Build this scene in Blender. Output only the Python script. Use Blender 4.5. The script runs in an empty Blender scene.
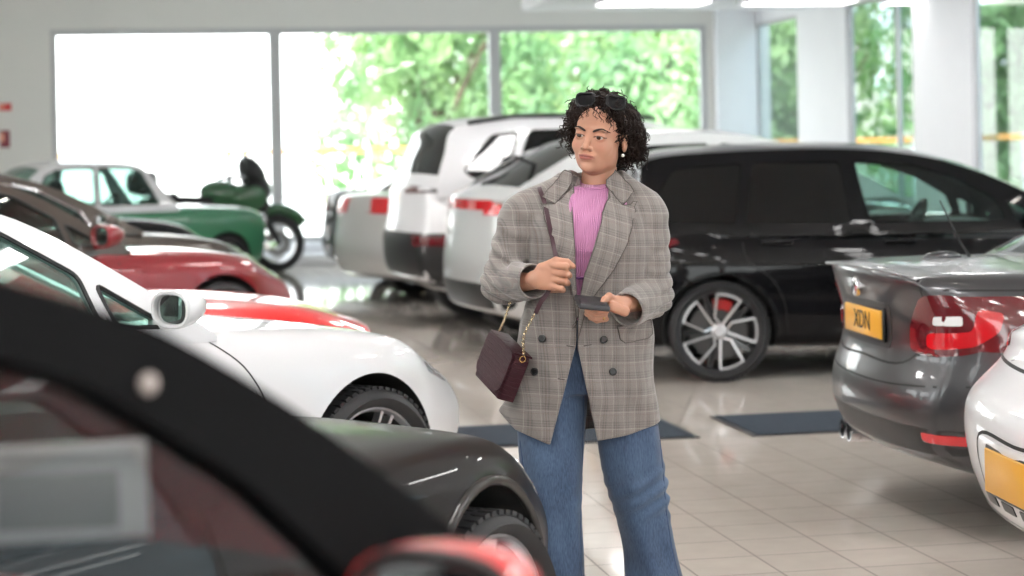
import bpy, bmesh, math, random
import numpy as np
from mathutils import Vector, Matrix, Euler
from mathutils.bvhtree import BVHTree
from mathutils.geometry import delaunay_2d_cdt
random.seed(7)
sc = bpy.context.scene
col = sc.collection
# ------------------------------------------------------------------ camera
F, H, HY, ROLL = 2000.0, 1.5, 154.0, 0.02
CR, SR = math.cos(ROLL), math.sin(ROLL)
def uv(x, y):
    dx, dy = x-512.0, y-HY
    return (dx*CR-dy*SR)/F, -(dx*SR+dy*CR)/F
def P(x, y, Y):
    u, v = uv(x, y); return Vector((u*Y, Y, H+v*Y))
def G(x, y, z=0.0):
    u, v = uv(x, y); t = (z-H)/v; return Vector((u*t, t, z))
cam_d = bpy.data.cameras.new('camera'); cam = bpy.data.objects.new('camera', cam_d); col.objects.link(cam)
cam.matrix_world = Matrix(((CR, SR, 0, 0), (0, 0, -1, 0), (-SR, CR, 0, H), (0, 0, 0, 1)))
cam_d.sensor_width = 36; cam_d.lens = F/1024*36; cam_d.shift_y = -(288-HY)/1024
cam_d.clip_end = 400
cam_d.dof.use_dof = True; cam_d.dof.focus_distance = 5.86; cam_d.dof.aperture_fstop = 3.0
sc.camera = cam
sc.view_settings.view_transform = 'Standard'; sc.view_settings.look = 'None'
sc.view_settings.gamma = 1; sc.view_settings.use_curve_mapping = False
sc.view_settings.exposure = 1.1
sc.cycles.use_denoising = True
sc.cycles.max_bounces = 10; sc.cycles.transparent_max_bounces = 24
sc.cycles.sample_clamp_indirect = 6
sc.cycles.caustics_reflective = False; sc.cycles.caustics_refractive = False
# ------------------------------------------------------------------ materials
MATS = {}
def srgb(r, g, b):
    f = lambda c: (c/255/12.92) if c/255 <= .04045 else ((c/255+.055)/1.055)**2.4
    return (f(r), f(g), f(b), 1)
def mat(name, colr=(.5, .5, .5, 1), rough=.5, metal=0, coat=0, emis=None, es=0, trans=0, spec=.5, coat_rough=.03, sheen=0, sss=0):
    if name in MATS: return MATS[name]
    m = bpy.data.materials.new(name); m.use_nodes = True
    b = m.node_tree.nodes['Principled BSDF']
    b.inputs['Base Color'].default_value = colr; b.inputs['Roughness'].default_value = rough
    b.inputs['Metallic'].default_value = metal; b.inputs['Coat Weight'].default_value = coat
    b.inputs['Coat Roughness'].default_value = coat_rough
    b.inputs['Specular IOR Level'].default_value = spec
    b.inputs['Transmission Weight'].default_value = trans
    b.inputs['Sheen Weight'].default_value = sheen
    if sss:
        b.inputs['Subsurface Weight'].default_value = sss
        b.inputs['Subsurface Radius'].default_value = (.012, .004, .002)
        b.inputs['Subsurface Scale'].default_value = 1
    if emis: b.inputs['Emission Color'].default_value = emis; b.inputs['Emission Strength'].default_value = es
    m.diffuse_color = colr
    MATS[name] = m; return m
def N(m, t, **kw):
    n = m.node_tree.nodes.new(t)
    for k, v in kw.items():
        if hasattr(n, k): setattr(n, k, v)
        else: n.inputs[k].default_value = v
    return n
def LK(m, a, b): m.node_tree.links.new(a, b)
def glass(name, tint=(1, 1, 1, 1), refl=1.0, rough=0.0):
    """thin pane: clear/tinted straight-through plus a Fresnel reflection"""
    if name in MATS: return MATS[name]
    m = bpy.data.materials.new(name); m.use_nodes = True; nt = m.node_tree; nt.nodes.clear()
    o = N(m, 'ShaderNodeOutputMaterial'); mx = N(m, 'ShaderNodeMixShader')
    t = N(m, 'ShaderNodeBsdfTransparent'); t.inputs[0].default_value = tint
    g = N(m, 'ShaderNodeBsdfGlossy'); g.inputs['Roughness'].default_value = rough; g.inputs[0].default_value = (refl, refl, refl, 1)
    fr = N(m, 'ShaderNodeFresnel'); fr.inputs[0].default_value = 1.5
    ge = N(m, 'ShaderNodeNewGeometry'); ml = N(m, 'ShaderNodeMath'); ml.operation = 'SUBTRACT'; ml.inputs[0].default_value = 1; LK(m, ge.outputs['Backfacing'], ml.inputs[1])
    m2 = N(m, 'ShaderNodeMath'); m2.operation = 'MULTIPLY'; LK(m, fr.outputs[0], m2.inputs[0]); LK(m, ml.outputs[0], m2.inputs[1]); LK(m, m2.outputs[0], mx.inputs[0]); LK(m, t.outputs[0], mx.inputs[1]); LK(m, g.outputs[0], mx.inputs[2]); LK(m, mx.outputs[0], o.inputs[0])
    MATS[name] = m; return m
# ------------------------------------------------------------------ object helpers
def link(name, me, m=None, parent=None, smooth=None):
    o = bpy.data.objects.new(name, me); col.objects.link(o)
    if m is not None:
        for q in (m if isinstance(m, (list, tuple)) else [m]): me.materials.append(q)
    if parent is not None: o.parent = parent
    if smooth is not None: shade(me, smooth)
    return o
def shade(me, ang=40):
    me.polygons.foreach_set('use_smooth', [True]*len(me.polygons))
    if ang < 180: me.set_sharp_from_angle(angle=math.radians(ang))
def from_bm(name, bm, m=None, parent=None, smooth=None):
    me = bpy.data.meshes.new(name); bm.to_mesh(me); bm.free()
    return link(name, me, m, parent, smooth)
def from_py(name, vs, fs, m=None, parent=None, smooth=None):
    me = bpy.data.meshes.new(name); me.from_pydata([tuple(v) for v in vs], [], fs); me.validate(); me.update()
    return link(name, me, m, parent, smooth)
def tag(o, label=None, cat=None, group=None, kind=None):
    for k, v in (('label', label), ('category', cat), ('group', group), ('kind', kind)):
        if v: o[k] = v
    return o
def empty(name, loc=(0, 0, 0), rz=0.0, **kw):
    o = bpy.data.objects.new(name, None); col.objects.link(o); o.location = loc; o.rotation_euler = (0, 0, rz)
    o.empty_display_size = .1
    return tag(o, **kw)
def bm_box(bm, c, s, rot=None, bev=0.0, seg=2):
    r = bmesh.ops.create_cube(bm, size=1); vs = r['verts']
    M = Matrix.Translation(c) @ (rot.to_4x4() if rot is not None else Matrix()) @ Matrix.Diagonal((s[0], s[1], s[2], 1))
    bmesh.ops.transform(bm, matrix=M, verts=vs)
    if bev > 0:
        es = list({e for v in vs for e in v.link_edges})
        bmesh.ops.bevel(bm, geom=es, offset=bev, segments=seg, profile=.5, affect='EDGES')
def bm_cyl(bm, a, b, r1, r2=None, n=16, caps=True):
    a, b = Vector(a), Vector(b); d = b-a; r2 = r1 if r2 is None else r2
    q = d.to_track_quat('Z', 'Y').to_matrix().to_4x4()
    bmesh.ops.create_cone(bm, cap_ends=caps, segments=n, radius1=r1, radius2=r2, depth=d.length, matrix=Matrix.Translation((a+b)/2) @ q)
def bm_ball(bm, c, s, rot=None, n=16):
    M = Matrix.Translation(c) @ (rot.to_4x4() if rot is not None else Matrix()) @ Matrix.Diagonal((s[0], s[1], s[2], 1))
    bmesh.ops.create_uvsphere(bm, u_segments=n, v_segments=max(6, n//2+2), radius=1, matrix=M)
def bm_tube(bm, pts, r, n=8, closed=False, flat=None):
    """tube along pts; r number or list; flat=(normal, thickness ratio)"""
    pts = [Vector(p) for p in pts]; m_ = len(pts); rs = r if isinstance(r, (list, tuple)) else [r]*m_
    rings = []; prev = None
    for i, p in enumerate(pts):
        if closed: t = (pts[(i+1) % m_]-pts[i-1]).normalized()
        else: t = (pts[min(i+1, m_-1)]-pts[max(i-1, 0)]).normalized()
        if prev is None:
            up = Vector((0, 0, 1)) if abs(t.z) < .9 else Vector((1, 0, 0))
            prev = t.cross(up).normalized()
        a = (prev-t*prev.dot(t))
        a = a.normalized() if a.length > 1e-6 else t.orthogonal().normalized()
        b = t.cross(a); prev = a
        rings.append([bm.verts.new(p+a*math.cos(k*2*math.pi/n)*rs[i]+b*math.sin(k*2*math.pi/n)*rs[i]) for k in range(n)])
    rng = range(m_) if closed else range(m_-1)
    for i in rng:
        A, B = rings[i], rings[(i+1) % m_]
        for k in range(n): bm.faces.new((A[k], A[(k+1) % n], B[(k+1) % n], B[k]))
    if not closed:
        bm.faces.new(list(reversed(rings[0]))); bm.faces.new(rings[-1])
def bm_lathe(bm, prof, n=32, M=None, closed=False):
    """prof [(r, z)] revolved about z; M transform"""
    M = M or Matrix(); rings = []
    for (r, z) in prof:
        if abs(r) < 1e-6: rings.append([bm.verts.new(M @ Vector((0, 0, z)))])
        else: rings.append([bm.verts.new(M @ Vector((r*math.cos(2*math.pi*k/n), r*math.sin(2*math.pi*k/n), z))) for k in range(n)])
    k2 = len(rings) if closed else len(rings)-1
    for i in range(k2):
        A, B = rings[i], rings[(i+1) % len(rings)]
        for k in range(n):
            a0, a1, b0, b1 = A[k % len(A)], A[(k+1) % n % len(A)], B[k % len(B)], B[(k+1) % n % len(B)]
            f = []
            for v in (a0, a1, b1, b0):
                if v not in f: f.append(v)
            if len(f) > 2:
                try: bm.faces.new(f)
                except ValueError: pass
def interp(pts, x):
    """monotone cubic-ish interpolation through sorted (x, y) points"""
    n = len(pts)
    if x <= pts[0][0]: return pts[0][1]
    if x >= pts[-1][0]: return pts[-1][1]
    for i in range(n-1):
        if x <= pts[i+1][0]: break
    x0, y0 = pts[i]; x1, y1 = pts[i+1]; h = x1-x0; d = (y1-y0)/h
    def slope(j):
        if j == 0: return (pts[1][1]-pts[0][1])/(pts[1][0]-pts[0][0])
        if j == n-1: return (pts[-1][1]-pts[-2][1])/(pts[-1][0]-pts[-2][0])
        a = (pts[j][1]-pts[j-1][1])/(pts[j][0]-pts[j-1][0]); b = (pts[j+1][1]-pts[j][1])/(pts[j+1][0]-pts[j][0])
        return 0 if a*b <= 0 else 2*a*b/(a+b)
    m0, m1 = slope(i), slope(i+1); t = (x-x0)/h
    return y0*(1+2*t)*(1-t)**2+h*m0*t*(1-t)**2+y1*t*t*(3-2*t)+h*m1*t*t*(t-1)
def catmull(pts, sub=6, closed=False):
    pts = [Vector(p) for p in pts]; n = len(pts); out = []
    rng = n if closed else n-1
    for i in range(rng):
        p0 = pts[(i-1) % n] if (closed or i > 0) else pts[0]*2-pts[1]
        p1 = pts[i]; p2 = pts[(i+1) % n]
        p3 = pts[(i+2) % n] if (closed or i < n-2) else pts[-1]*2-pts[-2]
        for k in range(sub):
            t = k/sub
            out.append(.5*((2*p1)+(p2-p0)*t+(2*p0-5*p1+4*p2-p3)*t*t+(3*p1-p0-3*p2+p3)*t**3))
    if not closed: out.append(pts[-1])
    return out
def in_poly(p, poly):
    x, y = p[0], p[1]; c = False; j = len(poly)-1
    for i in range(len(poly)):
        xi, yi = poly[i][0], poly[i][1]; xj, yj = poly[j][0], poly[j][1]
        if (yi > y) != (yj > y) and x < (xj-xi)*(y-yi)/(yj-yi)+xi: c = not c
        j = i
    return c
def resample(poly, step, closed=True):
    out = []; n = len(poly)
    for i in range(n if closed else n-1):
        a = Vector(poly[i][:2]); b = Vector(poly[(i+1) % n][:2]); k = max(1, int((b-a).length/step))
        for q in range(k): out.append(a.lerp(b, q/k))
    if not closed: out.append(Vector(poly[-1][:2]))
    return out
def tri2d(outer, holes=(), grid=None):
    """triangulate a 2-D polygon with holes (+ interior grid points): (points, triangles)"""
    vs = []; es = []
    for lp in [outer]+list(holes):
        s = len(vs); vs += [Vector(p[:2]) for p in lp]; es += [(s+i, s+(i+1) % len(lp)) for i in range(len(lp))]
    if grid:
        xs = [p[0] for p in outer]; ys = [p[1] for p in outer]
        gx = min(xs)+grid/2
        while gx < max(xs):
            gy = min(ys)+grid/2
            while gy < max(ys):
                if in_poly((gx, gy), outer) and not any(in_poly((gx, gy), h) for h in holes): vs.append(Vector((gx, gy)))
                gy += grid
            gx += grid
    r = delaunay_2d_cdt(vs, es, [], 0, 1e-5)
    V, T = r[0], r[2]; out = []
    for t in T:
        c = (V[t[0]]+V[t[1]]+V[t[2]])/3
        if in_poly(c, outer) and not any(in_poly(c, h) for h in holes): out.append(tuple(t))
    return V, out
def thicken(vs, fs, nrm, th):
    """closed solid from an open sheet (vertices vs, per-vertex normal nrm): front at vs, back at vs - nrm*th"""
    n = len(vs); V = list(vs)+[v-q*th for v, q in zip(vs, nrm)]
    Fc = [tuple(f) for f in fs]+[tuple(i+n for i in reversed(f)) for f in fs]
    cnt = {}
    for f in fs:
        for i in range(len(f)):
            a, b = f[i], f[(i+1) % len(f)]; cnt[(a, b)] = cnt.get((a, b), 0)+1
    for (a, b) in cnt:
        if (b, a) not in cnt: Fc.append((b, a, a+n, b+n))
    return V, Fc
# ------------------------------------------------------------------ car builder
# car frame: x = 0 at the front axle, + forwards; y = + left; z up.  right side faces y < 0
BLK = mat('black_plastic', (.012, .012, .013, 1), .45)
RUB = mat('tyre_rubber', (.02, .02, .022, 1), .62)
WELL = mat('wheel_well', (.006, .006, .006, 1), .9)
SEAM = mat('panel_gap', (.008, .008, .008, 1), .7)
CHROME = mat('chrome', (.8, .8, .82, 1), .12, 1)
ALLOY = mat('silver_alloy', (.62, .62, .64, 1), .28, .9)
ALLOYB = mat('dark_alloy', (.03, .03, .033, 1), .35, .3, coat=.6)
DISC = mat('brake_disc', (.35, .34, .33, 1), .35, 1)
CLEAR = glass('clear_car_glass', (.70, .80, .77, 1))
DARKG = glass('privacy_glass', (.035, .04, .045, 1))
LENS = glass('lamp_lens', (.92, .94, .95, 1))
REDL = mat('red_lamp', (.45, .003, .008, 1), .12, coat=1, emis=(1, .02, .03, 1), es=.06)
REDD = mat('dark_red_lamp', (.11, .004, .008, 1), .1, coat=1)
WHTL = mat('white_lamp', (.75, .75, .75, 1), .12, coat=1)
ORNG = mat('amber_lamp', (.9, .22, .02, 1), .2, coat=1)
YPLATE = mat('yellow_number_plate', (.70, .34, .02, 1), .35)
INTD = mat('dark_interior', (.03, .03, .032, 1), .7)
INTG = mat('grey_interior', (.13, .13, .135, 1), .65)
MIRR = mat('mirror_glass', (.7, .72, .72, 1), .02, 1)

def paint(name, c, metal=0.0, rough=.35):
    return mat(name, c, rough, metal, coat=1 if max(c[:3]) > .1 else .55, coat_rough=.02, spec=.5 if max(c[:3]) > .1 else .05)

def body_mesh(s):
    """closed, subdivided lower body with wheel arches cut; returns mesh (car frame)"""
    W = s['W']/2; wb = s['wb']; xf = s['fo']; xr = -(wb+s['ro'])
    top = sorted(s['top']); plan = sorted(s['plan']); crown = s.get('crown', .03)
    bot = sorted(s.get('bot', [(xr, .30), (xr+.35, .22), (xf-.35, .20), (xf, .26)]))
    rear = sorted(s['rear']); front = sorted(s['front'])       # (z, inset from the extreme end)
    kr, kf = s.get('kr', .22), s.get('kf', .30)
    cab = s['cabin']                                           # (x rear, x front) of the open tub
    xs = [xr, xr+.03, xr+.10, xr+.2, xr+.34, xr+.5]
    x = xr+.68
    while x < xf-.68: xs.append(x); x += .17
    xs += [xf-.5, xf-.34, xf-.2, xf-.10, xf-.03, xf]
    xs = [q for q in xs if all(abs(q-c) > .05 for c in cab)]
    for c, sg in ((cab[0], 1), (cab[1], -1)): xs += [c, c+sg*.03]
    xs = sorted(xs)
    sv = s.get('side', [(0, .90), (.10, .965), (.28, .985), (.5, 1.0), (.72, .99), (.88, .965), (.97, .92), (1.0, .885)])
    tubz = .34; NS = 9
    def wend(x, y, z):
        dx = 0
        d = x-xr
        if d < .7: q = (1-d/.7)**2; dx += q*(interp(rear, z)+kr*abs(y/W)**3.0)
        d = xf-x
        if d < .8: q = (1-d/.8)**2; dx -= q*(interp(front, z)+kf*abs(y/W)**2.6)
        return dx
    bm = bmesh.new(); rings = []
    colf = [1, .82, .45, 0, -.45, -.82, -1]
    for x in xs:
        w = W*interp(plan, x); t = interp(top, x); b = interp(bot, x)
        tub = cab[0]+.01 < x < cab[1]-.01
        ring = []
        for f in colf: ring.append((f*w*sv[0][1], b))                       # bottom, left -> right
        for k in range(1, NS): v = k/NS; ring.append((-w*interp(sv, v), b+(t-b)*v))
        for f in reversed(colf):
            y = f*w*sv[-1][1]; z = t+crown*(1-f*f)
            if tub and abs(f) < .9: z = tubz
            ring.append((y, z))
        for k in range(NS-1, 0, -1): v = k/NS; ring.append((w*interp(sv, v), b+(t-b)*v))
        rings.append([bm.verts.new((x+wend(x, y, z), y, z)) for (y, z) in ring])
    n = len(rings[0])
    for i in range(len(rings)-1):
        for k in range(n): bm.faces.new((rings[i][k], rings[i][(k+1) % n], rings[i+1][(k+1) % n], rings[i+1][k]))
    for R, x, flip in ((rings[0], xs[0], True), (rings[-1], xs[-1], False)):  # end caps as grids
        rows = []
        B = R[0:7]; T = list(reversed(R[7+NS-1:7+NS-1+7]))                    # both left -> right
        for r in range(NS+1):
            if r == 0: rows.append(B); continue
            if r == NS: rows.append(T); continue
            Rt = R[7+r-1]; Lf = R[n-r]
            yl, z = Lf.co.y, Lf.co.z; row = [Lf]
            for c in range(1, 6):
                f = (1-colf[c])/2; y = yl*colf[c]
                zz = z+(r/NS)**2*(T[c].co.z-T[0].co.z)
                row.append(bm.verts.new((x+wend(x, y, zz), y, zz)))
            row.append(Rt); rows.append(row)
        for r in range(NS):
            for c in range(6):
                f = (rows[r][c], rows[r][c+1], rows[r+1][c+1], rows[r+1][c])
                bm.faces.new(f if not flip else tuple(reversed(f)))
    bmesh.ops.recalc_face_normals(bm, faces=bm.faces)
    me = bpy.data.meshes.new('body'); bm.to_mesh(me); bm.free()
    o = bpy.data.objects.new('tmp', me); col.objects.link(o)
    md = o.modifiers.new('s', 'SUBSURF'); md.levels = md.render_levels = 2
    ra = s['arch']; cut = []
    for (cx, cz) in ((0, s['r']), (-wb, s['r'])):
        for sg in (-1, 1):
            b2 = bmesh.new()
            bm_cyl(b2, (cx, sg*(W*.62), cz), (cx, sg*(W+.3), cz), ra, n=64)
            m2 = bpy.data.meshes.new('c'); b2.to_mesh(m2); b2.free()
            c = bpy.data.objects.new('cut', m2); col.objects.link(c); cut.append(c)
            q = o.modifiers.new('b', 'BOOLEAN'); q.operation = 'DIFFERENCE'; q.object = c; q.solver = 'EXACT'
    dg = bpy.context.evaluated_depsgraph_get(); dg.update()
    me2 = bpy.data.meshes.new_from_object(o.evaluated_get(dg))
    for c in cut+[o]: bpy.data.objects.remove(c)
    return me2

class Car:
    def __init__(s, name, spec, label, group=None):
        s.p = spec; s.root = empty(name, label=label, cat='car', group=group) if False else tag(empty(name), label, 'car', group)
        p = spec; s.W = p['W']/2; wb = p['wb']
        me = body_mesh(p); s.bvh = None
        for m in (p['paint'], WELL, BLK): me.materials.append(m)
        lower = p.get('lower')                       # z below which the body is bare black plastic
        for f in me.polygons:
            c = f.center; f.material_index = 0
            for cx in (0, -wb):
                d = math.hypot(c.x-cx, c.z-p['r'])
                if d < p['arch']+.004 and abs(c.y) < s.W*1.1 and (d < p['arch']-.01 or abs(f.normal.y) < .35): f.material_index = 1
            if p['cabin'][0]-.02 < c.x < p['cabin'][1]+.02 and (abs(c.y) < s.W*.80 or (abs(c.y) < s.W*.85 and f.normal.z > .3)) and c.z > .3: f.material_index = 2
            if c.z < .24 and f.normal.z < -.6: f.material_index = 2
            if lower and c.z < lower and f.material_index == 0: f.material_index = 2
        shade(me, 30)
        s.body = link('body', me, None, s.root)
        me.calc_loop_triangles()
        s.bvh = BVHTree.FromPolygons([v.co for v in me.vertices], [tuple(q.vertices) for q in me.polygons])
        s.greenhouse(); s.wheels()
        if p.get('interior', True): s.interior()
    # side surface of the greenhouse
    def ys(s, x, z):
        p = s.p; belt = p['belt']
        w = s.W*p.get('ghw', .90)*interp(p['ghplan'], x) if 'ghplan' in p else s.W*p.get('ghw', .90)
        h = z-belt
        return w-max(0, h)*p.get('tumble', .32)-.10*max(0, h)**2
    def greenhouse(s):
        p = s.p; RL = p['roofline']; i0, i1 = p['ws'], p['rw']      # indices: header end of windscreen, start of rear glass
        sm = lambda q: [tuple(v)[:2] for v in catmull([(a, b, 0) for a, b in q], 5)]
        segs = [sm(RL[:i0+1]), sm(RL[i0:i1+1]), sm(RL[i1:])]
        # smooth whole line once, keep indices
        full = sm(RL); k0, k1 = i0*5, i1*5
        cr = p.get('roofcrown', .05); bow = p.get('bow', .12); fr = [0, .30, .6, .82, .93, 1.0]
        fr = [-q for q in reversed(fr)]+fr[1:]
        nx = len(fr)
        pts = []
        for k, (x, z) in enumerate(full):
            y = s.ys(x, z); row = []
            tf = max(0, min(1, (k0-k)/max(1, k0)+.0)) if k < k0 else 0
            tr = (k-k1)/max(1, len(full)-1-k1) if k > k1 else 0
            for f in fr:
                q = 1-f*f
                dx = bow*q*(.35+.65*tf) if k <= k0 else (bow*.35*q*max(0, 1-(k-k0)/4))
                if k > k1: dx -= p.get('rbow', .10)*q*(.2+.8*tr)
                row.append(Vector((x+dx, f*y, z+cr*q*(1-.75*max(tf, tr)))))
            pts.append(row)
        def patch(name, ks, cs, m, th=.012, off=0, parent=None, smooth=40):
            ids = {}; V = []; Fc = []
            for k in ks:
                for c in cs:
                    ids[(k, c)] = len(V); V.append(pts[k][c])
            for a in range(len(ks)-1):
                for b in range(len(cs)-1):
                    Fc.append((ids[(ks[a], cs[b])], ids[(ks[a], cs[b+1])], ids[(ks[a+1], cs[b+1])], ids[(ks[a+1], cs[b])]))
            nr = [Vector((0, 0, 0)) for _ in V]
            for f in Fc:
                q = (V[f[1]]-V[f[0]]).cross(V[f[2]]-V[f[1]])
                for i in f: nr[i] += q
            nr = [(-q if q.z < 0 else q).normalized() for q in nr]
            if (V[Fc[0][1]]-V[Fc[0][0]]).cross(V[Fc[0][2]]-V[Fc[0][1]]).z < 0: Fc = [tuple(reversed(f)) for f in Fc]
            V = [v+q*off for v, q in zip(V, nr)]
            V, Fc = thicken(V, Fc, nr, th)
            return from_py(name, V, Fc, m, parent or s.root, smooth)
        roofm = p.get('roofpaint', p['paint']); nk = len(full); gl = p.get('glass', CLEAR); rgl = p.get('rearglass', gl)
        allc = list(range(nx))
        s.roof = patch('roof', list(range(k0, k1+1)), allc, roofm, .035)
        pc_ = p.get('pcols', 2)
        patch('windscreen', list(range(0, k0+1)), allc[pc_-1:nx-pc_+1], gl, .006, -.004)
        for cs in (allc[:pc_], allc[-pc_:]): patch('windscreen_pillar', list(range(0, k0+1)), cs, p.get('pillar', roofm), .03)
        if nk-1 > k1:
            kg = max(k1+1, nk-1-p.get('reartrim', 2))
            patch('rear_screen', list(range(k1, kg+1)), allc[1:-1], rgl, .006, -.004)
            for cs in (allc[:2], allc[-2:]): patch('rear_pillar', list(range(k1, nk)), cs, roofm, .03)
            patch('rear_panel', list(range(kg, nk)), allc[1:-1], p['paint'], .03)
        # side frame with window openings
        out = [Vector(q) for q in full]
        base = p['belt']-.04
        out = [Vector((full[0][0], base))]+out+[Vector((full[-1][0], base))] if full[-1][1] > base else [Vector((full[0][0], base))]+out
        panes = [[Vector(q[:2]) for q in (catmull([(a, b, 0) for a, b in pn], 1))][:-1] if False else [Vector(q) for q in pn] for pn in p['panes']]
        panes = [round_poly(pn, p.get('pr', .05)) for pn in panes]
        s.panes = panes
        out = resample(out, .09); V2, T = tri2d(out, panes, .12)
        for sg, in ((-1,), (1,)):
            V = [Vector((v[0], sg*(s.ys(v[0], v[1])+.002), v[1])) for v in V2]
            nr = [Vector((0, sg, p.get('tumble', .32))).normalized() for _ in V]
            Tt = [t if ((V[t[1]]-V[t[0]]).cross(V[t[2]]-V[t[0]]).y*sg > 0) else tuple(reversed(t)) for t in T]
            A, B = thicken(V, Tt, nr, .03); from_py('side_frame', A, B, p.get('framemat', roofm), s.root, 30)
            for i, pn in enumerate(panes):
                w2, t2 = tri2d(resample(pn, .08), (), .12)
                V = [Vector((v[0], sg*(s.ys(v[0], v[1])-.012), v[1])) for v in w2]
                Tt = [t if ((V[t[1]]-V[t[0]]).cross(V[t[2]]-V[t[0]]).y*sg > 0) else tuple(reversed(t)) for t in t2]
                nr = [Vector((0, sg, .3)).normalized() for _ in V]
                A, B = thicken(V, Tt, nr, .004)
                from_py('side_window', A, B, (p.get('paneglass') or [gl]*9)[i], s.root, 30)
                # rubber surround
                if p.get('seal', True):
                    bm = bmesh.new()
                    bm_tube(bm, [Vector((v[0], sg*(s.ys(v[0], v[1])+.002), v[1])) for v in resample(pn, .08)], .008, 5, closed=True)
                    from_bm('window_seal', bm, p.get('sealmat', BLK), s.root, 60)
    def hit(s, o, d):
        return s.bvh.ray_cast(Vector(o), Vector(d), 6)
    def project(s, name, poly, mode, m, off=.004, th=.02, side=-1, grid=.05, parent=None, rnd=0, mirror=False):
        """thin solid patch laid on the body. mode: 'side' poly is (x,z); 'rear'/'front' poly is (y,z); 'top' poly is (x,y)"""
        poly = [Vector(q) for q in poly]
        if rnd: poly = round_poly(poly, rnd)
        out = resample(poly, grid); V2, T = tri2d(out, (), grid)
        obs = []
        for sgn in ((1, -1) if mirror else (1,)):
            V = []; nr = []; ok = []
            for v in V2:
                if mode == 'side': o, d = (v[0], side*sgn*3, v[1]), (0, -side*sgn, 0)
                elif mode == 'rear': o, d = (-8, v[0]*sgn, v[1]), (1, 0, 0)
                elif mode == 'front': o, d = (4, v[0]*sgn, v[1]), (-1, 0, 0)
                else: o, d = (v[0], v[1]*sgn, 4), (0, 0, -1)
                h = s.bvh.ray_cast(Vector(o), Vector(d), 12)
                if h[0] is None: V.append(Vector(o)); nr.append(-Vector(d)); ok.append(False)
                else: V.append(h[0]+h[1]*off); nr.append(h[1]); ok.append(True)
            T2 = [t for t in T if all(ok[i] for i in t)]
            if not T2: continue
            dd = Vector(d)
            T2 = [t if (V[t[1]]-V[t[0]]).cross(V[t[2]]-V[t[0]]).dot(dd) < 0 else tuple(reversed(t)) for t in T2]
            used = sorted({i for t in T2 for i in t}); mp = {a: b for b, a in enumerate(used)}
            A, B = thicken([V[i] for i in used], [tuple(mp[i] for i in t) for t in T2], [nr[i] for i in used], th)
            obs.append(from_py(name, A, B, m, parent or s.root, 35))
        return obs[0] if len(obs) == 1 else obs
    def seam(s, pts, mode, side=-1, w=.007, m=None, off=.0012):
        """narrow dark gap drawn on the body along pts"""
        cs = [Vector(q[:2]) for q in catmull([(a, b, 0) for a, b in pts], 6)] if len(pts) > 2 else [Vector(pts[0]).lerp(Vector(pts[1]), k/10) for k in range(11)]
        L, R = [], []
        V, Fc = [], []
        for i, c in enumerate(cs):
            t = (cs[min(i+1, len(cs)-1)]-cs[max(i-1, 0)]).normalized(); q = Vector((-t.y, t.x))*w/2
            pr = []
            for e in (c-q, c+q):
                if mode == 'side': o, d = (e.x, side*3, e.y), (0, -side, 0)
                elif mode == 'rear': o, d = (-8, e.x, e.y), (1, 0, 0)
                elif mode == 'front': o, d = (4, e.x, e.y), (-1, 0, 0)
                else: o, d = (e.x, e.y, 4), (0, 0, -1)
                h = s.bvh.ray_cast(Vector(o), Vector(d), 12)
                pr.append(h[0]+h[1]*off if h[0] is not None else None)
            if None in pr: continue
            V += pr
            if len(V) >= 4: k = len(V); Fc.append((k-4, k-3, k-1, k-2))
        if Fc: return from_py('panel_gap', V, Fc, m or SEAM, s.root, 60)
    def wheels(s):
        p = s.p; r = p['r']; rr = p.get('rim', r*.76); w2 = .11
        ty = bmesh.new()
        prof = [(rr, -w2*.82), (rr+.01, -w2), (rr+(r-rr)*.45, -w2*1.12), (r-.03, -w2*1.05), (r-.008, -w2*.85), (r, -w2*.55), (r, w2*.55), (r-.008, w2*.85), (r-.03, w2*1.05), (rr+(r-rr)*.45, w2*1.12), (rr+.01, w2), (rr, w2*.82), (rr-.012, w2*.5), (rr-.012, -w2*.5)]
        bm_lathe(ty, prof, 56, closed=True)
        for k in range(60):    # shoulder tread blocks
            a = 2*math.pi*k/60
            for zz in (-w2*.72, w2*.72, -w2*.25, w2*.25):
                R = Matrix.Rotation(a, 3, 'Z')
                bm_box(ty, R @ Vector((r-.0045, 0, zz)), (.012, .022, w2*.36), R)
        tm = bpy.data.meshes.new('tyre'); bmesh.ops.recalc_face_normals(ty, faces=ty.faces); ty.to_mesh(tm); ty.free(); tm.materials.append(RUB); shade(tm, 35)
        rm = rim_mesh(p.get('spokes', 'twin5'), rr, w2); rm.materials.append(p.get('rimmat', ALLOY)); rm.materials.append(p.get('rimmat2', ALLOYB)); rm.materials.append(BLK)
        bd = bmesh.new(); bm_lathe(bd, [(0, -.02), (rr*.72, -.02), (rr*.72, .0), (0, .0)], 40); bmesh.ops.recalc_face_normals(bd, faces=bd.faces)
        dm = bpy.data.meshes.new('brake_disc'); bd.to_mesh(dm); bd.free(); dm.materials.append(p.get('discmat', DISC))
        track = s.W-p.get('inset', .125)
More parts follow.
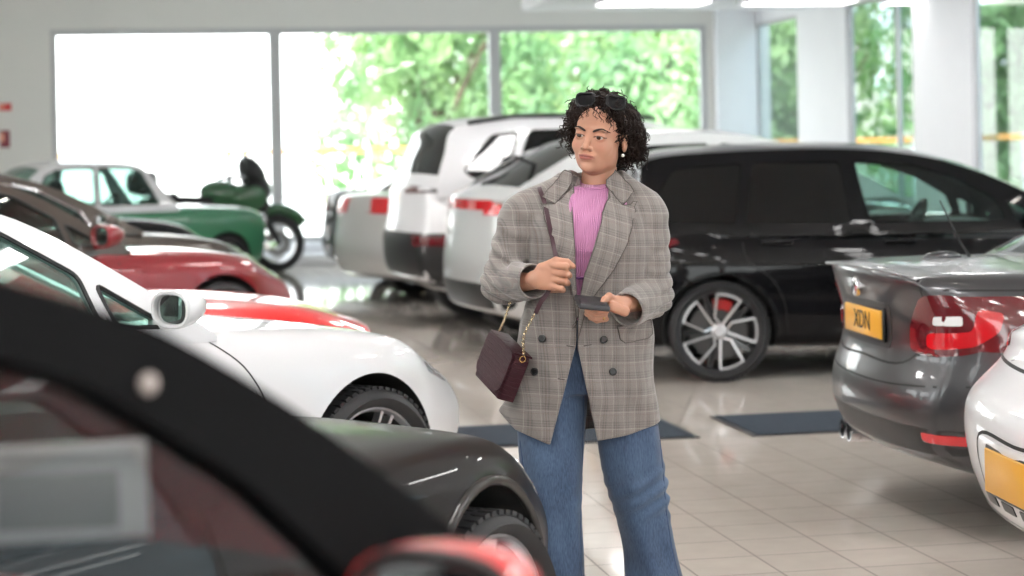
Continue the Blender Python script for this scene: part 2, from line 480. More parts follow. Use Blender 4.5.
        for cx in (0, -p['wb']):
            for sg in (-1, 1):
                # outer face of the wheel is local +z
                o = link('wheel', rm, None, s.root)
                st = p.get('steer', 0) if cx == 0 else 0
                o.matrix_local = Matrix.Translation((cx, sg*track, r)) @ Matrix.Rotation(st, 4, 'Z') @ Matrix.Rotation(-sg*math.pi/2, 4, 'X') @ Matrix.Rotation(p.get('wrot', .3), 4, 'Z')
                link('tyre', tm, None, o); q = link('brake_disc', dm, None, o)
                if p.get('caliper') and sg < 0 or True:
                    b = bmesh.new(); a0 = .9
                    for k in range(5):
                        a = a0+k*.13; R = Matrix.Rotation(a, 3, 'Z'); bm_box(b, R @ Vector((rr*.66, 0, -.005)), (rr*.26, rr*.11, .06), R, .004, 1)
                    from_bm('brake_caliper', b, p.get('caliper', BLK), o)
    def interior(s):
        p = s.p; m1 = p.get('seatmat', INTD); belt = p['belt']; c0, c1 = p['cabin']; hx = p.get('seatx', c1-1.25)
        def seat(cx, cy, w=.5):
            o = empty('front_seat'); o.parent = s.root; o.location = (cx, cy, 0)
            hh = p.get('seath', belt+.12)
            b = bmesh.new(); bm_box(b, (.12, 0, .50), (.52, w, .16), None, .05, 3); from_bm('seat_cushion', b, m1, o, 50)
            b = bmesh.new(); q = Matrix.Rotation(-.3, 3, 'Y'); bm_box(b, (-.24, 0, .5+(hh-.5)/2), (.14, w*.96, hh-.42), q, .05, 3); from_bm('seat_back', b, m1, o, 50)
            b = bmesh.new(); bm_box(b, (-.36, 0, hh+.12), (.10, .26, .18), q, .04, 3)
            for sy in (-.06, .06): bm_cyl(b, (-.34, sy, hh-.04), (-.355, sy, hh+.08), .007, n=8)
            from_bm('headrest', b, m1, o, 50)
        for sy in (-.38, .38): seat(hx, sy*(s.W/.9))
        b = bmesh.new(); n = 9
        prof = [(c1-.02, .40), (c1-.02, belt-.02), (c1-.12, belt+.015), (c1-.35, belt+.03), (c1-.5, belt-.02), (c1-.55, belt-.14), (c1-.5, .5)]
        if p.get('rearbench', True):
            rb = bmesh.new(); bm_box(rb, (c0+.42, 0, .5), (.5, s.W*1.5, .16), None, .05, 3)
            bm_box(rb, (c0+.20, 0, .75), (.14, s.W*1.5, .55), Matrix.Rotation(-.3, 3, 'Y'), .05, 3); from_bm('rear_bench', rb, m1, s.root, 50)
        yw = s.W*.80
        rows = [[b.verts.new((x, y, z)) for (x, z) in prof] for y in (-yw, yw)]
        k = len(prof)
        for i in range(k): b.faces.new((rows[0][i], rows[0][(i+1) % k], rows[1][(i+1) % k], rows[1][i]))
        b.faces.new(list(reversed(rows[0]))); b.faces.new(rows[1]); bmesh.ops.recalc_face_normals(b, faces=b.faces)
        bmesh.ops.bevel(b, geom=list(b.edges), offset=.02, segments=2, affect='EDGES')
        from_bm('dashboard', b, p.get('dashmat', INTG), s.root, 40)
        b = bmesh.new(); M = Matrix.Translation((c1-.72, -.38*(s.W/.9), belt+.0)) @ Matrix.Rotation(math.radians(-65), 4, 'Y')
        ring = [M @ Vector((.185*math.cos(a), .185*math.sin(a), 0)) for a in [2*math.pi*i/28 for i in range(28)]]
        bm_tube(b, ring, .015, 8, closed=True); bm_cyl(b, M @ Vector((0, 0, -.02)), M @ Vector((0, 0, .03)), .06, .05, 16)
        for a in (0, 2.2, -2.2): bm_box(b, M @ Vector((.11*math.cos(a), .11*math.sin(a), 0)), (.13, .03, .015), (M.to_3x3() @ Matrix.Rotation(a, 3, 'Z')))
        bm_cyl(b, M @ Vector((0, 0, -.03)), M @ Vector((0, 0, -.3)), .03, n=10)
        from_bm('steering_wheel', b, BLK, s.root, 50)
    def mirror(s, x, z, m=None, size=1.0, sides=(-1, 1), dy=.0):
        m = m or s.p['paint']
        for sg in sides:
            y0 = s.ys(x, z)+dy; b = bmesh.new(); k = size
            M = Matrix.Translation((x, sg*(y0+.16*k), z))
            # shell: superellipsoid, flat rear face
            n1, n2 = 20, 12; rr = []
            for i in range(n2):
                u = i/(n2-1); f = math.cos(u*math.pi/2)**.55 if i < n2-1 else .02
                rr.append([b.verts.new(M @ Vector((-.03+.17*k*u, sg*.118*k*f*spow(math.cos(a), .75), .078*k*f*spow(math.sin(a), .75)+.01*u))) for a in [2*math.pi*j/n1 for j in range(n1)]])
            for i in range(n2-1):
                for j in range(n1): b.faces.new((rr[i][j], rr[i][(j+1) % n1], rr[i+1][(j+1) % n1], rr[i+1][j]))
            b.faces.new(rr[-1]); inner = [b.verts.new(M @ Vector((-.03, sg*.100*k*spow(math.cos(a), .75), .062*k*spow(math.sin(a), .75)))) for a in [2*math.pi*j/n1 for j in range(n1)]]
            for j in range(n1): b.faces.new((rr[0][j], inner[j], inner[(j+1) % n1], rr[0][(j+1) % n1]))
            deep = [b.verts.new(v.co+Vector((.02, 0, 0))) for v in inner]
            for j in range(n1): b.faces.new((inner[j], deep[j], deep[(j+1) % n1], inner[(j+1) % n1]))
            bmesh.ops.recalc_face_normals(b, faces=b.faces)
            # stalk
            bm_tube(b, [(x+.02, sg*(y0-.02), z-.07*k), (x+.02, sg*(y0+.05), z-.06*k), (x+.02, sg*(y0+.12*k), z-.03*k)], [.03*k, .026*k, .03*k], 10)
            o = from_bm('door_mirror', b, m, s.root, 50)
            g = bmesh.new(); bm_lathe(g, [(0, 0), (1, 0), (1, .004), (0, .004)], 24)
            for v in g.verts:
                a = math.atan2(v.co.y, v.co.x); q = math.hypot(v.co.x, v.co.y); h = v.co.z
                v.co = M @ Vector((-.018-h, sg*.099*k*q*spow(math.cos(a), .75), .061*k*q*spow(math.sin(a), .75)))
            from_bm('mirror_glass', g, MIRR, o)
            bmr = bmesh.new(); bm_tube(bmr, [M @ Vector((-.03, sg*.106*k*spow(math.cos(a), .75), .068*k*spow(math.sin(a), .75))) for a in [2*math.pi*j/24 for j in range(24)]], .010*k, 6, closed=True)
            from_bm('mirror_rim', bmr, BLK if s.p.get('blackrim') else m, o, 60)
    def arch_lip(s, m, r2=.018, which=(0, 1)):
        p = s.p
        for i, cx in enumerate((0, -p['wb'])):
            if i not in which: continue
            for sg in (-1, 1):
                pts = []
                for k in range(25):
                    a = math.pi*(-.06+1.12*k/24); x = cx+(p['arch']+.012)*math.cos(a); z = p['r']+(p['arch']+.012)*math.sin(a)
                    h = s.bvh.ray_cast(Vector((x, sg*3, z)), Vector((0, -sg, 0)), 6)
                    if h[0] is not None and abs(h[0].y) > s.W*.7: pts.append(h[0])
                if len(pts) > 4:
                    b = bmesh.new(); bm_tube(b, pts, r2, 8); from_bm('wheel_arch_lip', b, m, s.root, 60)
    def handle(s, x, z, m=None):
        for sg in (-1, 1):
            h = s.bvh.ray_cast(Vector((x, sg*3, z)), Vector((0, -sg, 0)), 6)
            if h[0] is None: continue
            b = bmesh.new(); bm_box(b, h[0]+Vector((0, sg*.02, 0)), (.2, .022, .032), None, .01, 2)
            for q in (-.08, .08): bm_box(b, h[0]+Vector((q, sg*.005, 0)), (.03, .04, .028))
            from_bm('door_handle', b, m or s.p['paint'], s.root, 50)
    def place(s, local, world, phi):
        """put local point (x, y) at world (X, Y); phi = heading measured from +Y towards +X, degrees"""
        rz = math.radians(90-phi); c, q = math.cos(rz), math.sin(rz)
        s.root.rotation_euler = (0, 0, rz)
        s.root.location = (world[0]-(c*local[0]-q*local[1]), world[1]-(q*local[0]+c*local[1]), s.root.location.z)
        return s
def spow(v, p): return math.copysign(abs(v)**p, v)
def round_poly(poly, r, k=4):
    out = []; n = len(poly)
    for i in range(n):
        a, b, c = Vector(poly[i-1][:2]), Vector(poly[i][:2]), Vector(poly[(i+1) % n][:2])
        u, v = a-b, c-b; q = min(r, u.length*.45, v.length*.45); u.normalize(); v.normalize()
        p0, p1 = b+u*q, b+v*q
        for j in range(k+1):
            t = j/k; out.append(p0*(1-t)**2+b*2*t*(1-t)+p1*t*t)
    return out
def rim_mesh(style, rr, w2):
    """rim barrel and spokes; local +z is the outer face. material 0 bright, 1 dark, 2 black"""
    b = bmesh.new(); zf = w2*.80
    bm_lathe(b, [(rr*.985, zf*.9), (rr*1.0, zf+.004), (rr*.97, zf+.004), (rr*.93, zf*.8), (rr*.9, -w2*.7), (rr*.96, -w2*.9), (rr*.985, -w2*.9)], 56, closed=True)
    for f in b.faces:
        c = f.calc_center_median()
        f.material_index = 0 if c.z > zf*.84 and style != 'turbine' else 1
    def spoke(a, x0, x1, y0, y1, wa, wb_, mi, z0=None, z1=None, th=.03, zoff=0):
        z0 = zf*.55 if z0 is None else z0; z1 = zf*.92 if z1 is None else z1
        R = Matrix.Rotation(a, 3, 'Z'); vs = []
        for (x, y, w, z) in ((x0, y0, wa, z0), (x1, y1, wb_, z1)):
            d = Vector((x1-x0, y1-y0)).normalized(); q = Vector((-d.y, d.x))
            for sy in (-1, 1):
                for dz in (0, -th):
                    kk = 1 if dz == 0 else .7
                    vs.append(b.verts.new(R @ Vector((x+q.x*sy*w/2*(1.0 if dz else .8), y+q.y*sy*w/2*(1.0 if dz else .8), z+dz+zoff))))
        for f in ((0, 2, 6, 4), (1, 5, 7, 3), (0, 4, 5, 1), (2, 3, 7, 6), (0, 1, 3, 2), (4, 6, 7, 5)):
            fc = b.faces.new([vs[i] for i in f]); fc.material_index = mi if f == (0, 2, 6, 4) else 1 if style in ('turbine',) else mi
    hub = rr*.2
    n0 = len(b.faces)
    bm_lathe(b, [(0, zf*.72), (hub*.55, zf*.74), (hub*.9, zf*.6), (hub*1.05, zf*.2), (hub, -.02), (0, -.02)], 24)
    if style == 'turbine':       # five pairs of angled blades with dark pockets
        for k in range(5):
            a = 2*math.pi*k/5
            T1, T2 = .10, -.56
            spoke(a, hub*.9, rr*.34, -hub*.1, rr*.13, rr*.07, rr*.065, 0)
            spoke(a, rr*.34, rr*.93*math.cos(T1), rr*.13, rr*.93*math.sin(T1), rr*.065, rr*.06, 0, z0=zf*.7)
            spoke(a, hub*.7, rr*.93*math.cos(T2), -hub*.25, rr*.93*math.sin(T2), rr*.08, rr*.06, 0)
            for q in range(3):
                u0, u1 = T2+(T1-T2)*q/3, T2+(T1-T2)*(q+1)/3
                spoke(a, rr*.925*math.cos(u0), rr*.925*math.cos(u1), rr*.925*math.sin(u0), rr*.925*math.sin(u1), rr*.06, rr*.06, 0, z0=zf*.92)
            spoke(a+.42, rr*.25, rr*.95, 0, rr*.0, rr*.12, rr*.16, 1, z0=zf*.1, z1=zf*.3)
    elif style == 'twin5':
        for k in range(5):
            a = 2*math.pi*k/5
            for sy in (-1, 1): spoke(a, hub*.6, rr*.95, sy*hub*.35, sy*rr*.17, rr*.10, rr*.085, 0)
            spoke(a, hub*.5, rr*.5, 0, 0, rr*.2, rr*.12, 1, z0=zf*.4, z1=zf*.5)
    elif style == 'twin7':
        for k in range(7):
            a = 2*math.pi*k/7
            for sy in (-1, 1): spoke(a, hub*.6, rr*.95, sy*hub*.22, sy*rr*.11, rr*.075, rr*.065, 0)
    elif style == 'plain5':
        for k in range(5):
            a = 2*math.pi*k/5; spoke(a, hub*.5, rr*.95, 0, 0, rr*.30, rr*.42, 0)
    elif style == 'wire':
        for k in range(24):
            a = 2*math.pi*k/24; spoke(a, hub*.8, rr*.93, 0, rr*.18*(-1)**k, .012, .012, 0, z0=zf*.6, z1=zf*.3, th=.008)
    bmesh.ops.recalc_face_normals(b, faces=b.faces)
    me = bpy.data.meshes.new('wheel'); b.to_mesh(me); b.free(); shade(me, 35)
    return me
# ------------------------------------------------------------------ car shapes (x, z) in metres, x = 0 at the front axle
REARF = [(.2, .14), (.35, .05), (.5, 0), (.65, .02), (.8, .05), (.95, .06), (1.1, .10)]
FRONTF = [(.2, .14), (.35, .03), (.5, 0), (.62, .06), (.75, .20), (.9, .34)]
def plan(xf, xr): return [(xr, .80), (xr+.12, .87), (xr+.45, .965), (xr+1.0, 1.0), (xf-1.1, .995), (xf-.7, .97), (xf-.3, .87), (xf-.1, .79), (xf, .74)]
def spec_coupe(pt, **k):
    d = dict(W=1.92, wb=2.75, fo=.86, ro=1.08, r=.335, rim=.262, arch=.385, belt=.93,
        top=[(.86, .66), (.62, .76), (.35, .825), (0, .87), (-.5, .90), (-.95, .93), (-1.6, .94), (-2.4, .95), (-2.9, .985), (-3.4, .965), (-3.83, .90)],
        plan=plan(.86, -3.83), rear=REARF, front=FRONTF, cabin=(-2.55, -.95), paint=pt,
        roofline=[(-.68, .91), (-1.02, 1.13), (-1.38, 1.325), (-1.70, 1.395), (-2.15, 1.42), (-2.6, 1.375), (-3.0, 1.24), (-3.35, 1.04), (-3.5, .95)], ws=3, rw=5,
        panes=[[(-1.15, .97), (-1.20, 1.14), (-1.46, 1.29), (-1.76, 1.355), (-2.20, 1.365), (-2.38, .98)], [(-2.45, .98), (-2.30, 1.355), (-2.62, 1.295), (-3.02, 1.03)], [(-.88, .955), (-1.14, 1.11), (-1.09, .965)]], pr=.03,
        seatx=-2.05)
    d.update(k); return d
def spec_roadster(pt, **k):
    d = dict(W=1.66, wb=2.45, fo=.80, ro=.90, r=.32, rim=.268, arch=.375, belt=.88,
        top=[(.80, .66), (.6, .74), (.35, .79), (0, .825), (-.5, .85), (-.9, .87), (-1.5, .89), (-2.2, .90), (-2.7, .90), (-3.35, .82)],
        plan=plan(.80, -3.35), rear=REARF, front=FRONTF, cabin=(-2.05, -1.0), paint=pt, kf=.32,
        roofline=[(-.85, .86), (-1.15, 1.02), (-1.35, 1.14), (-1.5, 1.18), (-1.85, 1.20), (-2.1, 1.15), (-2.35, 1.02), (-2.55, .92)], ws=3, rw=5,
        panes=[[(-1.18, .92), (-1.4, 1.09), (-1.8, 1.13), (-2.0, 1.1), (-2.05, .92)]], pr=.04, seatx=-1.75, rearbench=False, seath=.88)
    d.update(k); return d
def spec_hatch(pt, **k):      # upright hatchback
    d = dict(W=1.74, wb=2.5, fo=.72, ro=.70, r=.31, rim=.225, arch=.355, belt=.97,
        top=[(.72, .70), (.5, .80), (.2, .88), (-.2, .94), (-.55, .97), (-1.2, .97), (-2.0, .98), (-2.6, .99), (-3.0, .98), (-3.2, .95)],
        plan=[(-3.2, .86), (-3.0, .92), (-2.7, .97), (-2.2, 1.0), (-.5, 1.0), (.2, .96), (.5, .86), (.72, .74)], rear=[(.2, .1), (.4, .02), (.6, 0), (.8, .04), (1.0, .08)], front=FRONTF, cabin=(-2.45, -.55), paint=pt,
        roofline=[(-.38, .95), (-.66, 1.13), (-.95, 1.31), (-1.2, 1.40), (-1.7, 1.46), (-2.3, 1.46), (-2.75, 1.41), (-2.86, 1.22), (-2.98, .97)], ws=3, rw=6,
        panes=[[(-.72, 1.00), (-.74, 1.07), (-1.04, 1.27), (-1.26, 1.345), (-1.75, 1.38), (-2.12, 1.38), (-2.14, 1.0)], [(-2.22, 1.0), (-2.20, 1.38), (-2.4, 1.37), (-2.62, 1.28), (-2.72, 1.03)]], pr=.03, tumble=.25,
        seatx=-1.55)
    d.update(k); return d
def spec_estate(pt, **k):     # tall five-door with a long roof
    d = dict(W=1.80, wb=2.68, fo=.87, ro=.80, r=.325, rim=.262, arch=.368, belt=.97,
        top=[(.87, .66), (.6, .76), (.3, .83), (0, .875), (-.5, .92), (-.8, .95), (-1.5, .965), (-2.4, .985), (-3.0, 1.0), (-3.48, 1.0)],
        plan=plan(.87, -3.48), rear=[(.2, .12), (.4, .02), (.6, 0), (.8, .03), (1.0, .06)], front=FRONTF, cabin=(-2.7, -.6), paint=pt, kr=.16,
        roofline=[(-.22, .95), (-.62, 1.17), (-.98, 1.335), (-1.35, 1.44), (-1.85, 1.49), (-2.6, 1.485), (-3.1, 1.44), (-3.18, 1.25), (-3.28, 1.0)], ws=3, rw=6,
        panes=[[(-.80, 1.01), (-.86, 1.15), (-1.10, 1.29), (-1.38, 1.38), (-1.76, 1.41), (-1.68, 1.01)], [(-1.80, 1.01), (-1.86, 1.41), (-2.42, 1.41), (-2.48, 1.02)], [(-2.56, 1.02), (-2.50, 1.41), (-2.94, 1.38), (-3.12, 1.12), (-3.06, 1.04)], [(-.50, .99), (-.78, 1.13), (-.74, 1.0)]], pr=.03, tumble=.28,
        seatx=-1.65)
    d.update(k); return d
def spec_suv(pt, **k):
    d = dict(W=1.94, wb=2.9, fo=.90, ro=.92, r=.375, rim=.28, arch=.43, belt=1.13,
        top=[(.90, .85), (.65, .95), (.3, 1.03), (0, 1.07), (-.6, 1.11), (-1.5, 1.13), (-2.6, 1.15), (-3.4, 1.17), (-3.82, 1.16)],
        bot=[(-3.82, .42), (-3.4, .28), (.5, .27), (.9, .38)],
        plan=plan(.90, -3.82), rear=[(.3, .14), (.5, .02), (.7, 0), (.95, .05), (1.15, .08)], front=[(.3, .12), (.5, .02), (.7, 0), (.9, .06), (1.05, .2)], cabin=(-2.9, -.85), paint=pt, kr=.16,
        roofline=[(-.55, 1.11), (-.95, 1.36), (-1.3, 1.56), (-1.6, 1.66), (-2.1, 1.715), (-2.9, 1.71), (-3.4, 1.65), (-3.52, 1.42), (-3.62, 1.16)], ws=3, rw=6,
        panes=[[(-1.0, 1.17), (-1.08, 1.28), (-1.42, 1.52), (-1.7, 1.60), (-2.0, 1.62), (-2.05, 1.18)], [(-2.12, 1.18), (-2.08, 1.62), (-2.75, 1.62), (-2.95, 1.20)], [(-3.02, 1.21), (-2.85, 1.61), (-3.1, 1.585), (-3.38, 1.30), (-3.3, 1.24)]], pr=.05, tumble=.28, seatx=-1.9, seath=1.25)
    d.update(k); return d
def spec_saloon(pt, **k):
    d = dict(W=1.82, wb=2.8, fo=.84, ro=1.08, r=.325, rim=.24, arch=.37, belt=.93,
        top=[(.84, .64), (.6, .73), (.3, .80), (0, .84), (-.6, .89), (-1.0, .925), (-1.6, .935), (-2.6, .96), (-3.1, .99), (-3.5, 1.0), (-3.8, .995), (-3.88, .97)],
        plan=plan(.84, -3.88), rear=REARF, front=FRONTF, cabin=(-2.7, -.85), paint=pt,
        roofline=[(-.55, .92), (-.95, 1.13), (-1.3, 1.30), (-1.6, 1.385), (-2.0, 1.42), (-2.5, 1.40), (-2.8, 1.33), (-3.15, 1.14), (-3.4, .98)], ws=3, rw=6,
        panes=[[(-1.02, .97), (-1.1, 1.10), (-1.42, 1.27), (-1.68, 1.335), (-2.0, 1.345), (-2.03, .975)], [(-2.10, .975), (-2.08, 1.345), (-2.5, 1.335), (-2.72, 1.25), (-2.86, 1.0)]], pr=.03, tumble=.32, seatx=-1.8)
    d.update(k); return d
def spec_classic(pt, **k):    # small upright three-box
    d = dict(W=1.55, wb=2.35, fo=.62, ro=.85, r=.29, rim=.19, arch=.32, belt=.90,
        top=[(.62, .80), (.4, .86), (0, .88), (-.5, .90), (-1.5, .91), (-2.5, .91), (-3.2, .84)],
        plan=[(-3.2, .88), (-3.0, .94), (-2.5, 1.0), (-.3, 1.0), (.3, .97), (.5, .94), (.62, .90)], rear=[(.2, .06), (.5, 0), (.8, .05)], front=[(.2, .08), (.4, .02), (.6, 0), (.85, .05)], kf=.10, kr=.1, cabin=(-2.2, -.6), paint=pt,
        roofline=[(-.58, .88), (-.78, 1.12), (-.95, 1.32), (-1.10, 1.39), (-1.5, 1.42), (-2.0, 1.41), (-2.25, 1.35), (-2.5, 1.12), (-2.65, .92)], ws=3, rw=6,
        panes=[[(-.84, .95), (-1.02, 1.30), (-1.15, 1.35), (-1.55, 1.36), (-1.57, .95)], [(-1.63, .95), (-1.61, 1.36), (-2.05, 1.35), (-2.2, 1.29), (-2.38, .96)]], pr=.03, tumble=.22, ghw=.88, seatx=-1.6, rearbench=False)
    d.update(k); return d
# ------------------------------------------------------------------ showroom; a = across, b = deep, in a frame turned 10.7 degrees
TH = math.radians(10.7); ex = Vector((math.cos(TH), math.sin(TH), 0)); ed = Vector((-math.sin(TH), math.cos(TH), 0))
def RW(a, b, z=0): return ex*a+ed*b+Vector((0, 0, z))
def ab(v): return v.dot(ex), v.dot(ed)
RZ = TH
A0, A1, B0, B1, CZ = -8.5, 9.09, -9.0, 28.57, 4.15
def room_box(bm, a0, a1, b0, b1, z0, z1, bev=0):
    bm_box(bm, RW((a0+a1)/2, (b0+b1)/2, (z0+z1)/2), (a1-a0, b1-b0, z1-z0), Matrix.Rotation(RZ, 3, 'Z'), bev)
def struct(name, bm, m, smooth=None):
    return tag(from_bm(name, bm, m, None, smooth), kind='structure')
def noise_wall(name, c, rough=.8, amp=.02):
    m = mat(name, c, rough); b = m.node_tree.nodes['Principled BSDF']
    tc = N(m, 'ShaderNodeTexCoord'); n = N(m, 'ShaderNodeTexNoise'); n.inputs['Scale'].default_value = 3; n.inputs['Detail'].default_value = 6
    r = N(m, 'ShaderNodeMixRGB'); r.blend_type = 'MULTIPLY'; r.inputs[0].default_value = 1; r.inputs[1].default_value = c
    cr = N(m, 'ShaderNodeMapRange'); cr.inputs['To Min'].default_value = 1-amp*2; cr.inputs['To Max'].default_value = 1+amp
    LK(m, tc.outputs['Object'], n.inputs['Vector']); LK(m, n.outputs['Fac'], cr.inputs['Value']); LK(m, cr.outputs[0], r.inputs[2]); LK(m, r.outputs[0], b.inputs['Base Color'])
    return m
WALL = noise_wall('wall_paint', (.74, .73, .70, 1)); WHITE = noise_wall('white_paint', (.86, .86, .90, 1), .6)
FRAME = mat('grey_window_frame', (.50, .50, .51, 1), .45); CEIL = noise_wall('ceiling_paint', (.78, .78, .78, 1))
WGL = glass('window_glass', (.95, .97, .96, 1)); RGL = glass('tinted_window_glass', (.55, .62, .64, 1))
# floor: 30 cm beige glazed tiles
ga, gb_ = ab(G(785.5, 575)), ab(G(860, 504.2))
def tile_mat():
    m = mat('floor_tiles', (.55, .49, .43, 1), .09); nt = m.node_tree; b = nt.nodes['Principled BSDF']
    tc = N(m, 'ShaderNodeTexCoord'); mp = N(m, 'ShaderNodeMapping'); mp.inputs['Rotation'].default_value = (0, 0, -TH); mp.inputs['Location'].default_value = (-(ga[0] % .3), -(gb_[1] % .3), 0)
    br = N(m, 'ShaderNodeTexBrick'); br.offset = 0; br.squash = 1
    br.inputs['Scale'].default_value = 1; br.inputs['Brick Width'].default_value = .3; br.inputs['Row Height'].default_value = .3
    br.inputs['Mortar Size'].default_value = .0042; br.inputs['Mortar Smooth'].default_value = .1; br.inputs['Bias'].default_value = -.1
    br.inputs['Color1'].default_value = (.62, .56, .505, 1); br.inputs['Color2'].default_value = (.59, .535, .485, 1); br.inputs['Mortar'].default_value = (.13, .10, .085, 1)
    LK(m, tc.outputs['Object'], mp.inputs[0]); LK(m, mp.outputs[0], br.inputs['Vector'])
    n = N(m, 'ShaderNodeTexNoise'); n.inputs['Scale'].default_value = 9; n.inputs['Detail'].default_value = 8; LK(m, tc.outputs['Object'], n.inputs['Vector'])
    mr = N(m, 'ShaderNodeMapRange'); mr.inputs['To Min'].default_value = .90; mr.inputs['To Max'].default_value = 1.08; LK(m, n.outputs['Fac'], mr.inputs['Value'])
    mx = N(m, 'ShaderNodeMixRGB'); mx.blend_type = 'MULTIPLY'; mx.inputs[0].default_value = 1; LK(m, br.outputs['Color'], mx.inputs[1]); LK(m, mr.outputs[0], mx.inputs[2]); LK(m, mx.outputs[0], b.inputs['Base Color'])
    r2 = N(m, 'ShaderNodeMapRange'); r2.inputs['To Min'].default_value = .065; r2.inputs['To Max'].default_value = .6; LK(m, br.outputs['Fac'], r2.inputs['Value']); LK(m, r2.outputs[0], b.inputs['Roughness'])
    b.inputs['Specular IOR Level'].default_value = .8; b.inputs['Coat Weight'].default_value = .15; b.inputs['Coat Roughness'].default_value = .05
    bp = N(m, 'ShaderNodeBump'); bp.inputs['Strength'].default_value = .25; bp.inputs['Distance'].default_value = .002; bp.invert = True
    LK(m, br.outputs['Fac'], bp.inputs['Height'])
    n2 = N(m, 'ShaderNodeTexNoise'); n2.inputs['Scale'].default_value = 2.2; LK(m, tc.outputs['Object'], n2.inputs['Vector'])
    b2 = N(m, 'ShaderNodeBump'); b2.inputs['Strength'].default_value = .05; b2.inputs['Distance'].default_value = .01
    LK(m, n2.outputs['Fac'], b2.inputs['Height']); LK(m, bp.outputs[0], b2.inputs['Normal']); LK(m, b2.outputs[0], b.inputs['Normal'])
    return m
bm = bmesh.new(); room_box(bm, A0-.3, A1+.3, B0-.3, B1+.35, -.2, 0); struct('floor', bm, tile_mat())
bm = bmesh.new(); room_box(bm, A0-.3, A1+.3, B0-.3, B1+.3, CZ, CZ+.2); struct('ceiling', bm, CEIL)
# back wall with three large windows
px2a = lambda x: (lambda u: (lambda t: .983*u*t+.186*t)(B1/(-.186*u+.983)))(uv(x, HY)[0])
W1 = [-1.12, 2.0, 5.18, 8.36]; wz0, wz1 = .30, 3.36
def wall_with(name, fixed, along, holes, z0h, z1h, m, th=.25, lo=None, hi=None):
    """wall along one room axis with rectangular openings"""
    bm = bmesh.new()
    def bx(s0, s1, z0, z1):
        if s1-s0 < .01: return
        if along == 'a': room_box(bm, s0, s1, fixed, fixed+th, z0, z1)
        else: room_box(bm, fixed, fixed+th, s0, s1, z0, z1)
    cur = lo
    for (h0, h1) in holes:
        bx(cur, h0, 0, CZ); bx(h0, h1, 0, z0h); bx(h0, h1, z1h, CZ); cur = h1
    bx(cur, hi, 0, CZ); return struct(name, bm, m)
def window(n, along, fixed, s0, s1, z0, z1, fw=.085, depth=.12, mull=(), inner=0, gl=None):
    bm = bmesh.new()
    def bx(q0, q1, za, zb):
        if along == 'a': room_box(bm, q0, q1, fixed, fixed+depth, za, zb, .006)
        else: room_box(bm, fixed, fixed+depth, q0, q1, za, zb, .006)
    bx(s0, s1, z0, z0+fw); bx(s0, s1, z1-fw, z1); bx(s0, s0+fw, z0+fw, z1-fw); bx(s1-fw, s1, z0+fw, z1-fw)
    for q in mull: bx(q-.035, q+.035, z0+fw, z1-fw)
    o = struct('window_%d' % n, bm, FRAME)
    bm = bmesh.new()
    if along == 'a': room_box(bm, s0+fw*.5, s1-fw*.5, fixed+depth*.45, fixed+depth*.45+.012, z0+fw*.5, z1-fw*.5)
    else: room_box(bm, fixed+depth*.45, fixed+depth*.45+.012, s0+fw*.5, s1-fw*.5, z0+fw*.5, z1-fw*.5)
    from_bm('window_pane', bm, gl or WGL, o)
wall_with('wall_back', B1, 'a', [(W1[0], W1[3])], wz0, wz1, WALL, lo=A0-.25, hi=A1+.25)
for i in range(3): window(i+1, 'a', B1+.02, W1[i], W1[i+1], wz0, wz1, fw=.085)
# right wall: windows between projecting white piers
def pr(x):   # pixel column on the right wall -> b
    u = uv(x, 130)[0]; t = A1/(.983*u+.186); return -.186*u*t+.983*t
e = [pr(755), pr(797), pr(850), pr(915), pr(975)]
wr = [(e[1]-.1, e[0]-.12), (e[3], e[2]), (e[4]-2.3, e[4])]
q = e[4]-2.3
while q > B0+3: wr.append((q-1.7-2.4, q-1.7)); q -= 4.1
wr = sorted(wr)
wall_with('wall_right', A1, 'b', wr, wz0, wz1, WHITE, th=.07, lo=B0-.25, hi=B1)
for i, (s0, s1) in enumerate(wr): window(10+i, 'b', A1+.0, s0, s1, wz0, wz1, fw=.05, depth=.06, gl=RGL, mull=[s0+.55] if i % 2 else [])
for i in range(len(wr)-1):
    c0, c1 = wr[i][1], wr[i+1][0]
    bm = bmesh.new(); room_box(bm, A1-.03, A1, c0+.02, c1-.02, 0, CZ, .008); struct('trim_%d' % (i+1), bm, WHITE)
bm = bmesh.new(); room_box(bm, A1-.62, A1, B1-.16, B1, 0, CZ, .01); struct('trim_%d' % 20, bm, WHITE)
# left and rear walls, glazed as well
wl = [(b, b+3.4) for b in (-7.5, -3.2, 1.1, 5.4, 9.7, 14.0, 18.3)]
wall_with('wall_left', A0-.25, 'b', wl, .9, wz1, WALL, lo=B0-.25, hi=B1)
for i, (s0, s1) in enumerate(wl): window(30+i, 'b', A0-.17, s0, s1, .9, wz1, fw=.08)
wf = [(a, a+3.5) for a in (-7.8, -3.6, .6, 4.8)]
wall_with('wall_front', B0-.25, 'a', wf, wz0, wz1, WALL, lo=A0-.25, hi=A1+.25)
for i, (s0, s1) in enumerate(wf): window(40+i, 'a', B0-.17, s0, s1, wz0, wz1, fw=.08)
# skirting and low white plinth under the back window
bm = bmesh.new(); room_box(bm, W1[0]-.2, 5.9, B1-.75, B1-.02, 0, .16, .01); struct('trim_30', bm, WHITE)
bm = bmesh.new(); room_box(bm, W1[0]-.2, 5.9, B1-.30, B1-.02, .16, .30, .01); struct('trim_31', bm, WHITE)
